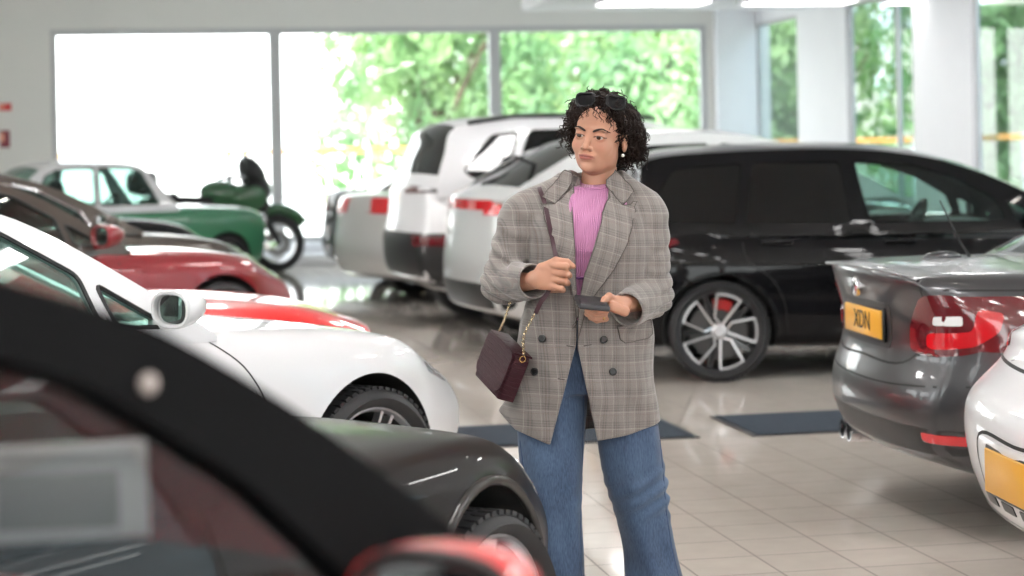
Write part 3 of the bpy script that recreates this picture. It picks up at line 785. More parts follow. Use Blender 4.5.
# hanging bulkhead with luminous underside panels
LAMP = mat('lamp_panel', (1, 1, 1, 1), .5, emis=(1, .98, .95, 1), es=2.5)
bk0 = ab(P(528, 10, 24.0)); bk1 = ab(P(775, 5, 24.0))
bm = bmesh.new(); room_box(bm, bk0[0], 8.3, 20.5, 24.0, 3.24, 3.53, .05); struct('ceiling_bulkhead', bm, WHITE, 40)
for i in range(3):
    a0 = bk0[0]+.6+i*1.75
    t = tag(empty('ceiling_light', RW(a0+.6, 22.2, 3.20)), 'flat panel light under the hanging white ceiling box, %s' % ['near its left end', 'in its middle', 'near its right end'][i], 'light')
    bm = bmesh.new(); bm_box(bm, (0, 0, .02), (1.3, .66, .05), Matrix.Rotation(RZ, 3, 'Z'), .01); from_bm('light_frame', bm, WHITE, t)
    bm = bmesh.new(); bm_box(bm, (0, 0, -.012), (1.2, .56, .012), Matrix.Rotation(RZ, 3, 'Z')); from_bm('diffuser', bm, LAMP, t)
# ceiling lights over the room: long panels and small round spots
DOWN = mat('spot_lens', (1, 1, 1, 1), .3, emis=(1, .95, .86, 1), es=45)
CL = mat('ceiling_panel_light', (1, 1, 1, 1), .5, emis=(1, .98, .96, 1), es=18)
def panel_mesh():
    b = bmesh.new(); bm_box(b, (0, 0, .02), (.34, 1.56, .06), None, .01); f = bpy.data.meshes.new('light_frame'); b.to_mesh(f); b.free(); f.materials.append(WHITE)
    b = bmesh.new(); bm_box(b, (0, 0, -.016), (.28, 1.5, .014)); d = bpy.data.meshes.new('diffuser'); b.to_mesh(d); b.free(); d.materials.append(CL); return f, d
pf, pd = panel_mesh()
for a in (-6.2, -2.6, 1.0, 4.6, 7.6):
    for b in (-6.5, -2.5, 1.5, 5.5, 9.5, 13.5, 17.5):
        if (a, b) == (4.6, 9.5): continue
        t = tag(empty('ceiling_light', RW(a, b, CZ-.05), RZ), 'long white panel light set on the showroom ceiling', 'light', 'long ceiling panel lights above the cars')
        link('light_frame', pf, None, t); link('diffuser', pd, None, t)
def spot_mesh():
    b = bmesh.new(); bm_lathe(b, [(0, 0), (.062, 0), (.062, -.07), (.05, -.07), (.05, -.05), (0, -.05)], 20); bmesh.ops.recalc_face_normals(b, faces=b.faces); f = bpy.data.meshes.new('housing'); b.to_mesh(f); b.free(); f.materials.append(WHITE)
    b = bmesh.new(); bm_lathe(b, [(0, -.051), (.048, -.051), (.048, -.056), (0, -.056)], 20); bmesh.ops.recalc_face_normals(b, faces=b.faces); d = bpy.data.meshes.new('lens'); b.to_mesh(d); b.free(); d.materials.append(DOWN); return f, d
sf, sd = spot_mesh()
for a in (-4.4, -.8, 2.8, 6.1):
    for b in (-4.5, -.5, 3.5, 7.5, 11.5):
        t = tag(empty('ceiling_spotlight', RW(a, b, CZ), 0), 'small round white spotlight on the showroom ceiling', 'light', 'round ceiling spotlights')
        link('housing', sf, None, t); link('lens', sd, None, t)
# floor mats
MATM = mat('mat_blue', (.018, .030, .046, 1), .95)
_n = N(MATM, 'ShaderNodeTexNoise'); _n.inputs['Scale'].default_value = 260; _b = N(MATM, 'ShaderNodeBump'); _b.inputs['Strength'].default_value = .6; _b.inputs['Distance'].default_value = .004
LK(MATM, _n.outputs['Fac'], _b.inputs['Height']); LK(MATM, _b.outputs[0], MATM.node_tree.nodes['Principled BSDF'].inputs['Normal'])
def floor_mat(pa, pb, right, label):
    """pa/pb: pixel corners (far, near) of one end; extends `right` metres across"""
    a1, b1 = ab(G(*pa)); a2, b2 = ab(G(*pb)); a = (a1+a2)/2
    s0, s1 = (a, a+right) if right > 0 else (a+right, a)
    t = tag(empty('floor_mat', RW((s0+s1)/2, (b1+b2)/2, 0), RZ), label, 'mat')
    b = bmesh.new(); bm_box(b, (0, 0, .006), (s1-s0-.05, b1-b2-.05, .010), None, .003); from_bm('mat_surface', b, MATM, t)
    b = bmesh.new()
    for sy in (-1, 1): bm_box(b, (0, sy*(b1-b2-.03)/2, .003), (s1-s0, .03, .006))
    for sx in (-1, 1): bm_box(b, (sx*(s1-s0-.03)/2, 0, .003), (.03, b1-b2-.06, .006))
    from_bm('mat_edging', b, BLK, t)
floor_mat((710.5, 417), (752.5, 436.8), 2.3, 'dark blue floor mat under the tail of the grey coupe')
floor_mat((660.6, 418.5), (699, 438), -2.2, 'dark blue floor mat behind the woman, beside the white coupe front')
# two small red wall notices at the far left
RED = mat('red_sign', (.62, .03, .03, 1), .5); DRED = mat('maroon_sign', (.20, .02, .04, 1), .5)
for (x, y, w, h, m, lb) in ((5, 107, .17, .10, RED, 'small red notice on the back wall, upper of the two'), (5, 139, .13, .24, DRED, 'small red and maroon notice on the back wall, lower of the two')):
    u, v = uv(x, y); t = (B1-.012)/(-.186*u+.983); o = tag(empty('wall_notice', (u*t, t, H+v*t), RZ), lb, 'sign')
    b = bmesh.new(); bm_box(b, (0, 0, 0), (w, .02, h), None, .004); from_bm('notice_board', b, m, o)
    b = bmesh.new(); bm_box(b, (-w*.25, -.012, h*.1), (w*.4, .006, h*.5)); from_bm('notice_sheet', b, mat('peach_paper', (.8, .35, .25, 1), .6), o)
# ------------------------------------------------------------------ outside
PAVE = noise_wall('pale_paving', (.62, .61, .58, 1), .9); 
bm = bmesh.new(); room_box(bm, -60, 60, -50, 95, -.45, -.22); tag(from_bm('ground', bm, PAVE), kind='structure')
def leaf_mat(name, c1, c2):
    m = bpy.data.materials.new(name); m.use_nodes = True; b = m.node_tree.nodes['Principled BSDF']; b.inputs['Roughness'].default_value = .6
    oi = N(m, 'ShaderNodeTexNoise'); oi.inputs['Scale'].default_value = .9; tc = N(m, 'ShaderNodeTexCoord'); LK(m, tc.outputs['Object'], oi.inputs['Vector'])
    cr = N(m, 'ShaderNodeValToRGB'); cr.color_ramp.elements[0].position = .35; cr.color_ramp.elements[1].position = .65; cr.color_ramp.elements[0].color = c1; cr.color_ramp.elements[1].color = c2
    LK(m, oi.outputs['Fac'], cr.inputs[0]); LK(m, cr.outputs[0], b.inputs['Base Color'])
    tr = N(m, 'ShaderNodeBsdfTranslucent'); LK(m, cr.outputs[0], tr.inputs[0]); mx = N(m, 'ShaderNodeMixShader'); mx.inputs[0].default_value = .4
    o = m.node_tree.nodes['Material Output']; LK(m, b.outputs[0], mx.inputs[1]); LK(m, tr.outputs[0], mx.inputs[2]); LK(m, mx.outputs[0], o.inputs[0]); return m
LEAF = [leaf_mat('leaves_a', (.17, .32, .14, 1), (.42, .60, .28, 1)), leaf_mat('leaves_b', (.18, .34, .18, 1), (.42, .62, .32, 1)), leaf_mat('leaves_c', (.26, .42, .18, 1), (.54, .68, .32, 1))]
BARK = mat('bark', (.12, .09, .06, 1), .9)
def crown_mesh(seed, r, h, nl):
    rg = random.Random(seed); b = []; f = []
    blobs = [(Vector((rg.uniform(-r, r)*.7, rg.uniform(-r, r)*.7, rg.uniform(.12, 1)*h)), rg.uniform(.28, .5)*r) for _ in range(22)]
    for _ in range(nl):
        c, q = rg.choice(blobs); d = Vector((rg.gauss(0, 1), rg.gauss(0, 1), rg.gauss(0, 1))).normalized()
        p = c+d*q*rg.uniform(.75, 1.05); n = (d+Vector((rg.gauss(0, .5), rg.gauss(0, .5), rg.gauss(0, .5)+.3))).normalized()
        u = n.orthogonal().normalized(); u = Matrix.Rotation(rg.uniform(0, 6.3), 3, n) @ u; w = n.cross(u); s = rg.uniform(.09, .17); k = len(b)
        b += [p-u*s, p-w*s*.5, p+u*s, p+w*s*.5]; f.append((k, k+1, k+2, k+3))
    me = bpy.data.meshes.new('crown'); me.from_pydata([tuple(v) for v in b], [], f); me.update(); return me
def trunk_mesh(seed, h):
    rg = random.Random(seed); b = bmesh.new()
    bm_tube(b, [(0, 0, -.3), (.05, 0, h*.3), (.0, .08, h*.6), (.1, 0, h*.85)], [.22, .17, .11, .05], 8)
    for k in range(6):
        a = rg.uniform(0, 6.28); z = h*rg.uniform(.3, .6); bm_tube(b, [(0, 0, z), (math.cos(a)*.8, math.sin(a)*.8, z+.8), (math.cos(a)*1.5, math.sin(a)*1.5, z+1.7)], [.09, .06, .03], 6)
    me = bpy.data.meshes.new('trunk'); b.to_mesh(me); b.free(); me.materials.append(BARK); return me
crowns = [[crown_mesh(i*7+1, 2.3, 5.2, 6500), None] for i in range(3)]
trunks = [trunk_mesh(i, 4.0) for i in range(2)]
trees = []
for r_, (db, a0, n_) in enumerate(((8.5, 5.4, 6), (13.0, 7.2, 6), (17.6, 9.4, 6))):
    for i in range(n_): trees.append((a0+i*3.7+random.uniform(-.2, .2), B1+db+random.uniform(-.3, .3), (i+r_) % 3))
for r_, (da, b0, n_) in enumerate(((8.5, 33.0, 5), (13.0, 31.0, 5))):
    for i in range(n_): trees.append((A1+da+random.uniform(-.2, .2), b0-i*3.9, (i+r_+1) % 3))
for k, (a, b, v) in enumerate(trees):
    me = crowns[v][0]
    if not me.materials: me.materials.append(LEAF[v])
    back = b > B1
    o = tag(empty('tree', RW(a, b, -.22), random.uniform(0, 6)), ('bushy green tree growing outside beyond the back windows' if back else 'bushy green tree growing outside beyond the right wall windows'), 'tree', 'trees outside the back windows' if back else 'trees outside the right windows')
    sc_ = random.uniform(.80, .88); o.scale = (sc_, sc_, random.uniform(1.0, 1.25))
    c = link('crown', me, None, o); c.location = (0, 0, .2)
    link('trunk', trunks[k % 2], None, o)
# orange safety rail outside
b = tag(empty('safety_rail', RW(3, B1+6, -.22), RZ), 'orange and white safety rail standing outside beyond the back windows', 'barrier')
bm = bmesh.new()
for k in range(12): bm_box(bm, (-11+k*2, 0, .95), (.06, .06, 1.9))
from_bm('rail_post', bm, mat('pale_post', (.6, .6, .6, 1), .6), b)
bm = bmesh.new(); bm_box(bm, (0, 0, 1.84), (24, .03, .09)); from_bm('rail_board', bm, mat('orange_board', (.85, .38, .10, 1), .5), b)
b = tag(empty('safety_rail', RW(A1+4.5, 16, -.22), RZ), 'orange safety rail standing outside beyond the right wall windows', 'barrier')
bm = bmesh.new()
for k in range(14): bm_box(bm, (0, -13+k*2, .95), (.06, .06, 1.9))
from_bm('rail_post', bm, MATS['pale_post'], b)
bm = bmesh.new(); bm_box(bm, (0, 0, 1.84), (.03, 28, .09)); from_bm('rail_board', bm, MATS['orange_board'], b)
# ------------------------------------------------------------------ light
w = bpy.data.worlds.new('world'); sc.world = w; w.use_nodes = True; nt = w.node_tree
bg = nt.nodes['Background']; bg.inputs[1].default_value = 3.0
tc = nt.nodes.new('ShaderNodeTexCoord'); sx = nt.nodes.new('ShaderNodeSeparateXYZ'); rp = nt.nodes.new('ShaderNodeValToRGB')
nt.links.new(tc.outputs['Generated'], sx.inputs[0]); nt.links.new(sx.outputs['Z'], rp.inputs[0]); nt.links.new(rp.outputs[0], bg.inputs[0])
rp.color_ramp.elements[0].position = 0; rp.color_ramp.elements[0].color = (1, 1, 1, 1); rp.color_ramp.elements[1].position = .8; rp.color_ramp.elements[1].color = (.82, .9, 1, 1)
sn = bpy.data.lights.new('sun', 'SUN'); sn.energy = 4.6; sn.angle = .03; sn.color = (1, .96, .88); so = bpy.data.objects.new('sun', sn); col.objects.link(so)
so.rotation_euler = (math.radians(38), 0, math.radians(-28))
# soft daylight entering through the window openings helps the sampler find the glass
def portal(a, b, z, sx_, sz_, rot):
    l = bpy.data.lights.new('window_daylight', 'AREA'); l.shape = 'RECTANGLE'; l.size = sx_; l.size_y = sz_; l.cycles.is_portal = True
    o = bpy.data.objects.new('window_daylight', l); col.objects.link(o); o.location = RW(a, b, z); o.rotation_euler = (math.pi/2, 0, RZ+rot); return o
portal((W1[0]+W1[3])/2, B1-.05, 1.85, W1[3]-W1[0], 3.0, 0)
# ------------------------------------------------------------------ the cars
PW = paint('white_paint_car', (.72, .72, .74, 1)); PB = paint('black_paint_car', (.004, .004, .005, 1), 0, .25); PB.node_tree.nodes['Principled BSDF'].inputs['Coat Weight'].default_value = .4
PBR = paint('black_brown_paint', (.012, .010, .0095, 1), 0, .4); PBR.node_tree.nodes['Principled BSDF'].inputs['Coat Weight'].default_value = .25; PR = paint('bright_red_paint', (.70, .015, .015, 1)); PDR = paint('dark_red_paint', (.24, .008, .014, 1), .3, .3)
PT = paint('taupe_paint', (.10, .085, .075, 1), .7, .35); PG = paint('mid_grey_paint', (.085, .085, .09, 1), .85, .32); PS = paint('silver_paint', (.60, .60, .59, 1), .35, .35)
PWH = paint('pearl_white_paint', (.74, .74, .76, 1), .1); PMINT = paint('green_paint', (.06, .25, .13, 1)); PK = paint('near_black_paint', (.012, .012, .013, 1))
def XY(x, y, Y): v = P(x, y, Y); return (v.x, v.y)
# --- nearest: red hatchback with black roof (its window, pillar and mirror fill the lower left corner)
SOFT = mat('black_fabric_roof', (.0045, .0045, .005, 1), .8, spec=.06)
AGL = glass('near_clear_glass', (.76, .77, .77, 1), .35)
c = Car('hatchback', spec_hatch(PR, W=1.30, belt=1.02, roofpaint=SOFT, pillar=SOFT, framemat=SOFT, blackrim=True, dashmat=INTG, seal=False, glass=AGL, bow=.04, pcols=2,
    top=[(.72, .60), (.5, .70), (.2, .78), (-.1, .82), (-.35, .88), (-.50, .97), (-.58, 1.0), (-1.2, 1.02), (-2.0, 1.03), (-2.6, 1.03), (-3.0, 1.0), (-3.2, .95)],
    roofline=[(-.35, 1.0), (-.52, 1.115), (-.74, 1.25), (-.96, 1.345), (-1.3, 1.405), (-2.0, 1.43), (-2.6, 1.40), (-2.86, 1.2), (-2.98, 1.0)],
    panes=[[(-.64, 1.04), (-.80, 1.175), (-.98, 1.28), (-1.16, 1.34), (-2.1, 1.375), (-2.15, 1.04)], [(-2.25, 1.04), (-2.20, 1.345), (-2.4, 1.34), (-2.62, 1.26), (-2.72, 1.06)]]),
    'red hatchback with a black roof, nearest of all, a paper notice showing in its window')
c.place((-.50, -.58), XY(443, 522, 2.08), 27); c.root.scale = (1, 1, 1.025); c.mirror(-.67, 1.045, PR, .82, dy=-.03, sides=(-1,))
near = c
# --- black coupe fender
c = Car('coupe', spec_roadster(PBR, spokes='plain5', r=.33, rim=.275, arch=.388), 'glossy black low sports coupe, front wheel and headlight beside the leg of the woman')
c.place((0, -.80), XY(493, 560, 4.70), 28); c.mirror(-1.25, .98, PBR, .8, sides=(1,)); c.arch_lip(paint('black_lip', (.03, .028, .027, 1)), .014)
blackc = c
# --- white coupe
c = Car('coupe', spec_coupe(PW, spokes='twin7', rimmat2=ALLOYB), 'white coupe with its right door mirror folded out, behind the glossy black coupe')
c.place((0, -.94), XY(377, 500, 7.2), 40); c.mirror(-.93, 1.02, PW, .80); c.seam([(-.72, .895), (-.60, .78), (-.52, .6), (-.50, .3)], 'side')
whitec = c
c = Car('coupe', spec_roadster(PR, W=1.62, top=[(a, b-.03) for a, b in spec_roadster(PR)['top']]), 'bright red low car of which only the bonnet shows behind the white coupe')
c.place((0, -.80), XY(262, 400, 9.5), 68)
redc = c
c = Car('hatchback', spec_coupe(PDR, W=1.8, framemat=PT, pillar=PT), 'dark red car with a red door mirror, behind the white coupe')
c.place((0, -.88), XY(225, 330, 13.6), 48); c.mirror(-.95, 1.02, PDR)
drc = c
c = Car('saloon', spec_saloon(PT), 'taupe grey car with pale window trim, behind the dark red car')
c.place((0, -.88), XY(205, 300, 17.0), 50); c.mirror(-.98, 1.0, PT)
tpc = c
c = Car('saloon', spec_saloon(PK, top=[(a, b+.05) for a, b in spec_saloon(PK)['top']]), 'dark car behind the taupe grey car, in front of the green classic car')
c.place((0, -.88), XY(165, 290, 20.2), 52); c.mirror(-.98, 1.05, PK)
dkc = c
c = Car('classic_car', spec_classic(PMINT, roofpaint=PWH, framemat=PWH), 'small green and white classic car with upright windows, parked beside the green motorcycle')
c.place((0, -.7), XY(226, 250, 24.0), 56); c.root.scale = (1, 1, 1.05)
clc = c
# --- right rows
c = Car('estate_car', spec_estate(PB, spokes='turbine', paneglass=[CLEAR, DARKG, DARKG, CLEAR], rearglass=DARKG, wrot=.25, seal=False, discmat=mat('dark_disc', (.10, .10, .10, 1), .5, .6), caliper=mat('red_caliper', (.5, .01, .01, 1), .4)), 'black five-door car with turbine alloy wheels, parked broadside behind the woman')  # brake disc in a darker tone than on the other cars
c.place((-2.68, -.88), XY(720, 333, 12.9), 90); c.mirror(-.60, 1.05, PB); c.handle(-2.3, .90, PB); c.handle(-1.5, .89, PB)
golf = c
c = Car('coupe', spec_coupe(PG, W=1.78, fo=.8, top=[(.8, .66), (.62, .76), (.35, .825), (0, .87), (-.5, .90), (-.95, .93), (-1.6, .95), (-2.4, .98), (-2.9, 1.0), (-3.4, 1.005), (-3.7, 1.0), (-3.83, .985)],
    roofline=[(-.68, .91), (-1.02, 1.13), (-1.38, 1.325), (-1.60, 1.385), (-1.9, 1.40), (-2.2, 1.37), (-2.55, 1.24), (-2.85, 1.08), (-3.02, .99)],
    panes=[[(-1.15, .97), (-1.20, 1.12), (-1.46, 1.27), (-1.70, 1.335), (-1.95, 1.34), (-2.08, .98)], [(-2.14, .98), (-2.02, 1.335), (-2.22, 1.29), (-2.62, 1.04)]],
    roofpaint=BLK, framemat=BLK, rear=[(.2, .14), (.3, .06), (.45, .0), (.56, .0), (.62, .03), (.72, .06), (.88, .05), (.97, .0), (1.02, .02)]), 'metallic grey coupe with red tail lamps and a yellow number plate, tail towards the woman')
c.place((-3.83, 0), XY(852, 330, 8.2), 84)
greyc = c
c = Car('saloon', spec_saloon(PWH, W=1.78, kr=.18, top=[(.84, .64), (.6, .73), (.3, .80), (0, .84), (-.6, .89), (-1.0, .92), (-1.6, .93), (-2.6, .93), (-3.1, .93), (-3.5, .91), (-3.8, .885), (-3.88, .87)], rear=[(.2, .16), (.32, .07), (.45, .02), (.58, .0), (.66, .01), (.72, .05), (.77, .14), (.80, .16), (1.0, .17)]), 'white car at the right edge, a yellow plate low in its rear bumper')
c.place((-3.88, 0), XY(1006, 430, 6.05), 85)
edge = c
c = Car('suv', spec_suv(PWH, glass=DARKG), 'tall white car with a slim dark tail lamp, its roof behind the woman')
c.place((-3.82, 0), XY(392, 190, 17.65), 74); c.root.scale = (1, 1, 1.05)
kc = c
PLG = paint('light_grey_paint', (.62, .64, .64, 1), .3)
c = Car('hatchback', spec_estate(PLG, W=1.86, glass=DARKG, top=[(.87, .70), (.6, .80), (.3, .88), (0, .92), (-.5, .97), (-.8, 1.0), (-1.5, 1.03), (-2.4, 1.07), (-3.0, 1.10), (-3.48, 1.10)], belt=1.08, ro=.95,
    roofline=[(-.22, .98), (-.62, 1.2), (-.98, 1.37), (-1.35, 1.48), (-1.85, 1.54), (-2.4, 1.52), (-2.75, 1.46), (-3.1, 1.30), (-3.48, 1.09)], plan=plan(.87, -3.63),
    panes=[[(-.80, 1.11), (-.92, 1.22), (-1.10, 1.32), (-1.38, 1.42), (-1.76, 1.46), (-1.68, 1.11)], [(-1.80, 1.11), (-1.86, 1.46), (-2.3, 1.45), (-2.5, 1.42), (-2.75, 1.16), (-2.7, 1.12)]]), 'pale grey hatchback with a rear wiper and red lamp strip, just left of the woman')
c.place((-3.63, 0), XY(468, 205, 15.6), 74); c.root.scale = (1.03, 1.03, 1.06)
mc = c
c = Car('saloon', spec_saloon(PS, top=[(a, b+.1) for a, b in spec_saloon(PS)['top']], belt=1.03, roofline=[(a, b+.08) for a, b in spec_saloon(PS)['roofline']], panes=[[(a, b+.08) for a, b in q] for q in spec_saloon(PS)['panes']]), 'silver saloon with a bright red tail lamp, left of the tall white car')
c.place((-3.88, 0), XY(352, 205, 20.6), 60)
jc = c
c = Car('saloon', spec_saloon(PK, W=1.7, top=[(a, b+.1) for a, b in spec_saloon(PS)['top']], belt=1.03), 'dark car with a red tail lamp, furthest left of the row of tails')
c.place((-3.88, 0), XY(334, 205, 23.4), 62)
ic = c
# ------------------------------------------------------------------ lamps, plates and trim
def plate(car, cy, cz, w=.52, h=.111, text=None, ysign=1, m=None):
    h0 = car.bvh.ray_cast(Vector((-8, cy, cz)), Vector((1, 0, 0)), 12)
    x = h0[0].x-.012
    b = bmesh.new(); bm_box(b, (x, cy, cz), (.010, w, h), None, .004, 2); o = from_bm('number_plate', b, m or YPLATE, car.root, 50)
    b = bmesh.new(); bm_box(b, (x+.008, cy, cz), (.012, w+.02, h+.02), None, .004, 2); from_bm('plate_surround', b, BLK, o, 50)
    if text:
        cu = bpy.data.curves.new('t', 'FONT'); cu.body = text; cu.size = h*.92; cu.align_x = 'CENTER'; cu.align_y = 'CENTER'; cu.extrude = .0008; cu.space_character = 1.02
        t = bpy.data.objects.new('t', cu); col.objects.link(t); me = bpy.data.meshes.new_from_object(t.evaluated_get(bpy.context.evaluated_depsgraph_get())); bpy.data.objects.remove(t)
        # text reads correctly from behind the car: its right runs towards -y
        Mx = Matrix(((0, 0, -1, x-.0062), (-1, 0, 0, cy), (0, 1, 0, cz), (0, 0, 0, 1)))
        me.transform(Mx); link('plate_lettering', me, BLK, o)
def tail_lamp(car, side_poly, rear_poly, m=REDL, inner=None):
    """lamp wrapping the rear corner: outlines on the flank (x, z) and the tail (y, z)"""
    if side_poly: 
        for sd in (-1, 1): car.project('tail_lamp', side_poly, 'side', m, .005, .03, side=sd, grid=.03, rnd=.02)
    if rear_poly: car.project('tail_lamp', rear_poly, 'rear', m, .005, .03, grid=.03, rnd=.02, mirror=True)
# grey coupe
g = greyc; xr = -3.83
for sd in (-1, 1):
    o = g.project('tail_lamp', [(xr+.10, .935), (xr+.18, .935), (xr+.30, .915), (xr+.44, .875), (xr+.43, .82), (xr+.36, .76), (xr+.24, .715), (xr+.10, .695)], 'side', REDD, .006, .03, side=sd, grid=.025, rnd=.03)
    if o:
        g.project('lamp_inner', [(xr+.13, .79), (xr+.25, .80), (xr+.27, .885), (xr+.36, .870), (xr+.34, .80), (xr+.26, .745), (xr+.13, .725)], 'side', REDL, .009, .006, side=sd, grid=.025, rnd=.02, parent=o)
        g.project('reversing_lamp', [(xr+.14, .855), (xr+.22, .858), (xr+.22, .822), (xr+.14, .82)], 'side', WHTL, .009, .006, side=sd, grid=.025, rnd=.008, parent=o)
g.project('tail_lamp', [(-.86, .93), (-.64, .93), (-.64, .89), (-.72, .80), (-.74, .73), (-.86, .72)], 'rear', REDD, .006, .03, grid=.025, rnd=.015, mirror=True)
g.project('plate_recess', [(-.33, .88), (.33, .88), (.30, .70), (-.30, .70)], 'rear', BLK, .002, .004, grid=.04, rnd=.02)
plate(g, 0, .79, .52, .115, 'XDN')
g.seam([(-.62, .99), (-.60, .80), (-.44, .66), (0, .655), (.44, .66), (.60, .80), (.62, .99)], 'rear', w=.009)
g.seam([(xr+.10, .955), (xr+.5, .952), (-2.9, .955), (-2.4, .94)], 'side', w=.008)
g.seam([(xr+.48, .80), (xr+.56, .74), (xr+.66, .69), (xr+.75, .68)], 'side', w=.007)
g.seam([(-.93, .88), (-.92, .6), (-.88, .3)], 'side'); g.seam([(-2.45, .95), (-2.50, .6), (-2.38, .3)], 'side')
g.project('rear_reflector', [(-.82, .405), (-.62, .415), (-.62, .38), (-.80, .37)], 'rear', REDL, .006, .02, grid=.03, rnd=.012, mirror=True)
g.project('bumper_insert', [(-.80, .43), (.80, .43), (.74, .33), (-.74, .33)], 'rear', BLK, .002, .003, grid=.06, rnd=.03)
g.seam([(-.84, .60), (-.4, .575), (0, .57), (.4, .575), (.84, .60)], 'rear', w=.007)
b = bmesh.new(); bm_tube(b, [(xr+.075, y, 1.008-.02*abs(y/.7)**2) for y in (-.66, -.4, -.2, 0, .2, .4, .66)], [.006, .012, .014, .014, .014, .012, .006], 8); from_bm('boot_spoiler', b, PG, g.root, 60)
b = bmesh.new(); M = Matrix.Translation((xr+.42, .10, 1.025))
bm_ball(b, M @ Vector((0, 0, .008)), (.085, .028, .026)); from_bm('aerial_base', b, PG, g.root, 60)
b = bmesh.new(); bm_tube(b, [(xr+.55, .12, 1.02), (xr+.50, .12, 1.10), (xr+.42, .12, 1.27)], [.006, .0045, .003], 8); from_bm('aerial', b, BLK, g.root, 60)
b = bmesh.new(); bm_lathe(b, [(0, 0), (.04, 0), (.04, .012), (.034, .016), (0, .016)], 24); M = g.bvh.ray_cast(Vector((-8, .0, .93)), Vector((1, 0, 0)), 12)[0]
bmesh.ops.transform(b, matrix=Matrix.Translation(M) @ Matrix.Rotation(-math.pi/2, 4, 'Y'), verts=b.verts); bmesh.ops.recalc_face_normals(b, faces=b.faces); from_bm('boot_badge', b, CHROME, g.root, 40)
# exhaust pipes
for y in (-.55, -.45):
    b = bmesh.new(); bm_lathe(b, [(.038, 0), (.044, 0), (.044, .16), (.038, .16)], 24, Matrix.Translation((xr+.10, -y, .27)) @ Matrix.Rotation(math.pi/2, 4, 'Y'), closed=True); from_bm('exhaust_pipe', b, CHROME, g.root, 40)
# white car at the right edge
e_ = edge; xr = -3.88
for sd in (-1, 1): e_.seam([(xr+.1, .80), (xr+.5, .795), (xr+.8, .78)], 'side', side=sd)
e_.seam([(-.82, .80), (-.4, .785), (0, .78), (.4, .785), (.82, .80)], 'rear', w=.010)
plate(e_, -.05, .485, .52, .135)
e_.project('bumper_recess', [(-.41, .58), (.31, .58), (.37, .39), (-.47, .39)], 'rear', PWH, .001, .002, grid=.05, rnd=.02)
e_.seam([(-.45, .39), (-.41, .58), (-.05, .59), (.31, .58), (.35, .39)], 'rear', w=.012)
for y in (-.28, -.10, .08, .26): e_.project('bumper_vent', [(y, .385), (y+.12, .385), (y+.12, .355), (y, .355)], 'rear', BLK, .003, .004, grid=.03, rnd=.005)
e_.seam([(-.86, .345), (-.4, .318), (0, .31), (.4, .318), (.86, .345)], 'rear', w=.022, m=BLK)
e_.project('tail_lamp', [(-.84, .92), (-.56, .93), (-.56, .83), (-.82, .82)], 'rear', REDD, .005, .02, grid=.03, rnd=.02, mirror=True)
# black five-door
xr = -3.48; q = golf
for sd in (-1,):
    q.seam([(-.62, .95), (-.60, .7), (-.52, .34)], 'side', side=sd, w=.006); q.seam([(-1.74, .98), (-1.76, .6), (-1.72, .30)], 'side', side=sd, w=.006); q.seam([(-2.52, .99), (-2.50, .8), (-2.34, .66), (-2.26, .5), (-2.24, .30)], 'side', side=sd, w=.006)
q.project('tail_lamp', [(-.84, .98), (-.44, .97), (-.48, .84), (-.84, .82)], 'rear', REDD, .004, .02, grid=.03, rnd=.02, mirror=True)
q.arch_lip(PB, .008); plate(q, 0, .62)
# white coupe: fender crease and lamp
w_c = whitec
w_c.project('headlamp', [(.40, .745), (.74, .665), (.78, .60), (.60, .62), (.40, .68)], 'side', LENS, .003, .012, side=-1, grid=.03, rnd=.02)
w_c.seam([(.42, .86), (.1, .83)], 'side') if False else None
w_c.handle(-2.12, .80, PW); w_c.seam([(-2.42, .93), (-2.46, .6), (-2.36, .30)], 'side')
w_c.project('side_repeater', [(-.82, .0), (-.8, .0), (-.8, .01)], 'side', ORNG) if False else None
# black low coupe: headlamp pod, repeater
bc_ = blackc
o = bc_.project('headlamp', [(.36, .775), (.52, .755), (.68, .675), (.74, .60), (.66, .57), (.50, .63), (.38, .70)], 'side', mat('smoked_lamp', (.16, .17, .17, 1), .12, coat=1), .003, .01, side=-1, grid=.025, rnd=.03)
if o:
    bc_.project('lamp_reflector', [(.39, .76), (.53, .735), (.55, .655), (.42, .69)], 'side', CHROME, .006, .004, side=-1, grid=.02, rnd=.02, parent=o)
    bc_.project('amber_lens', [(.56, .70), (.66, .65), (.68, .60), (.58, .62)], 'side', REDD, .006, .004, side=-1, grid=.02, rnd=.015, parent=o)
bc_.seam([(-.62, .855), (-.58, .6), (-.52, .3)], 'side', w=.006)
# back rows
def simple_tail(car, xr, z0, z1, zb, m=REDL, w=.34, side=.3):
    W = car.W
    car.project('tail_lamp', [(xr+.06, z1), (xr+side, z1-.02), (xr+side-.08, z0+.02), (xr+.06, z0)], 'side', m, .006, .02, side=-1, grid=.04, rnd=.03)
    car.project('tail_lamp', [(-W*.96, z1), (-W*.96+w, z1), (-W*.96+w-.04, z0), (-W*.96, z0)], 'rear', m, .006, .02, grid=.04, rnd=.03, mirror=True)
simple_tail(jc, -3.88, .92, 1.08, 0, REDL, .62, .42)
simple_tail(ic, -3.88, .86, 1.04, 0, REDL, .34, .3)
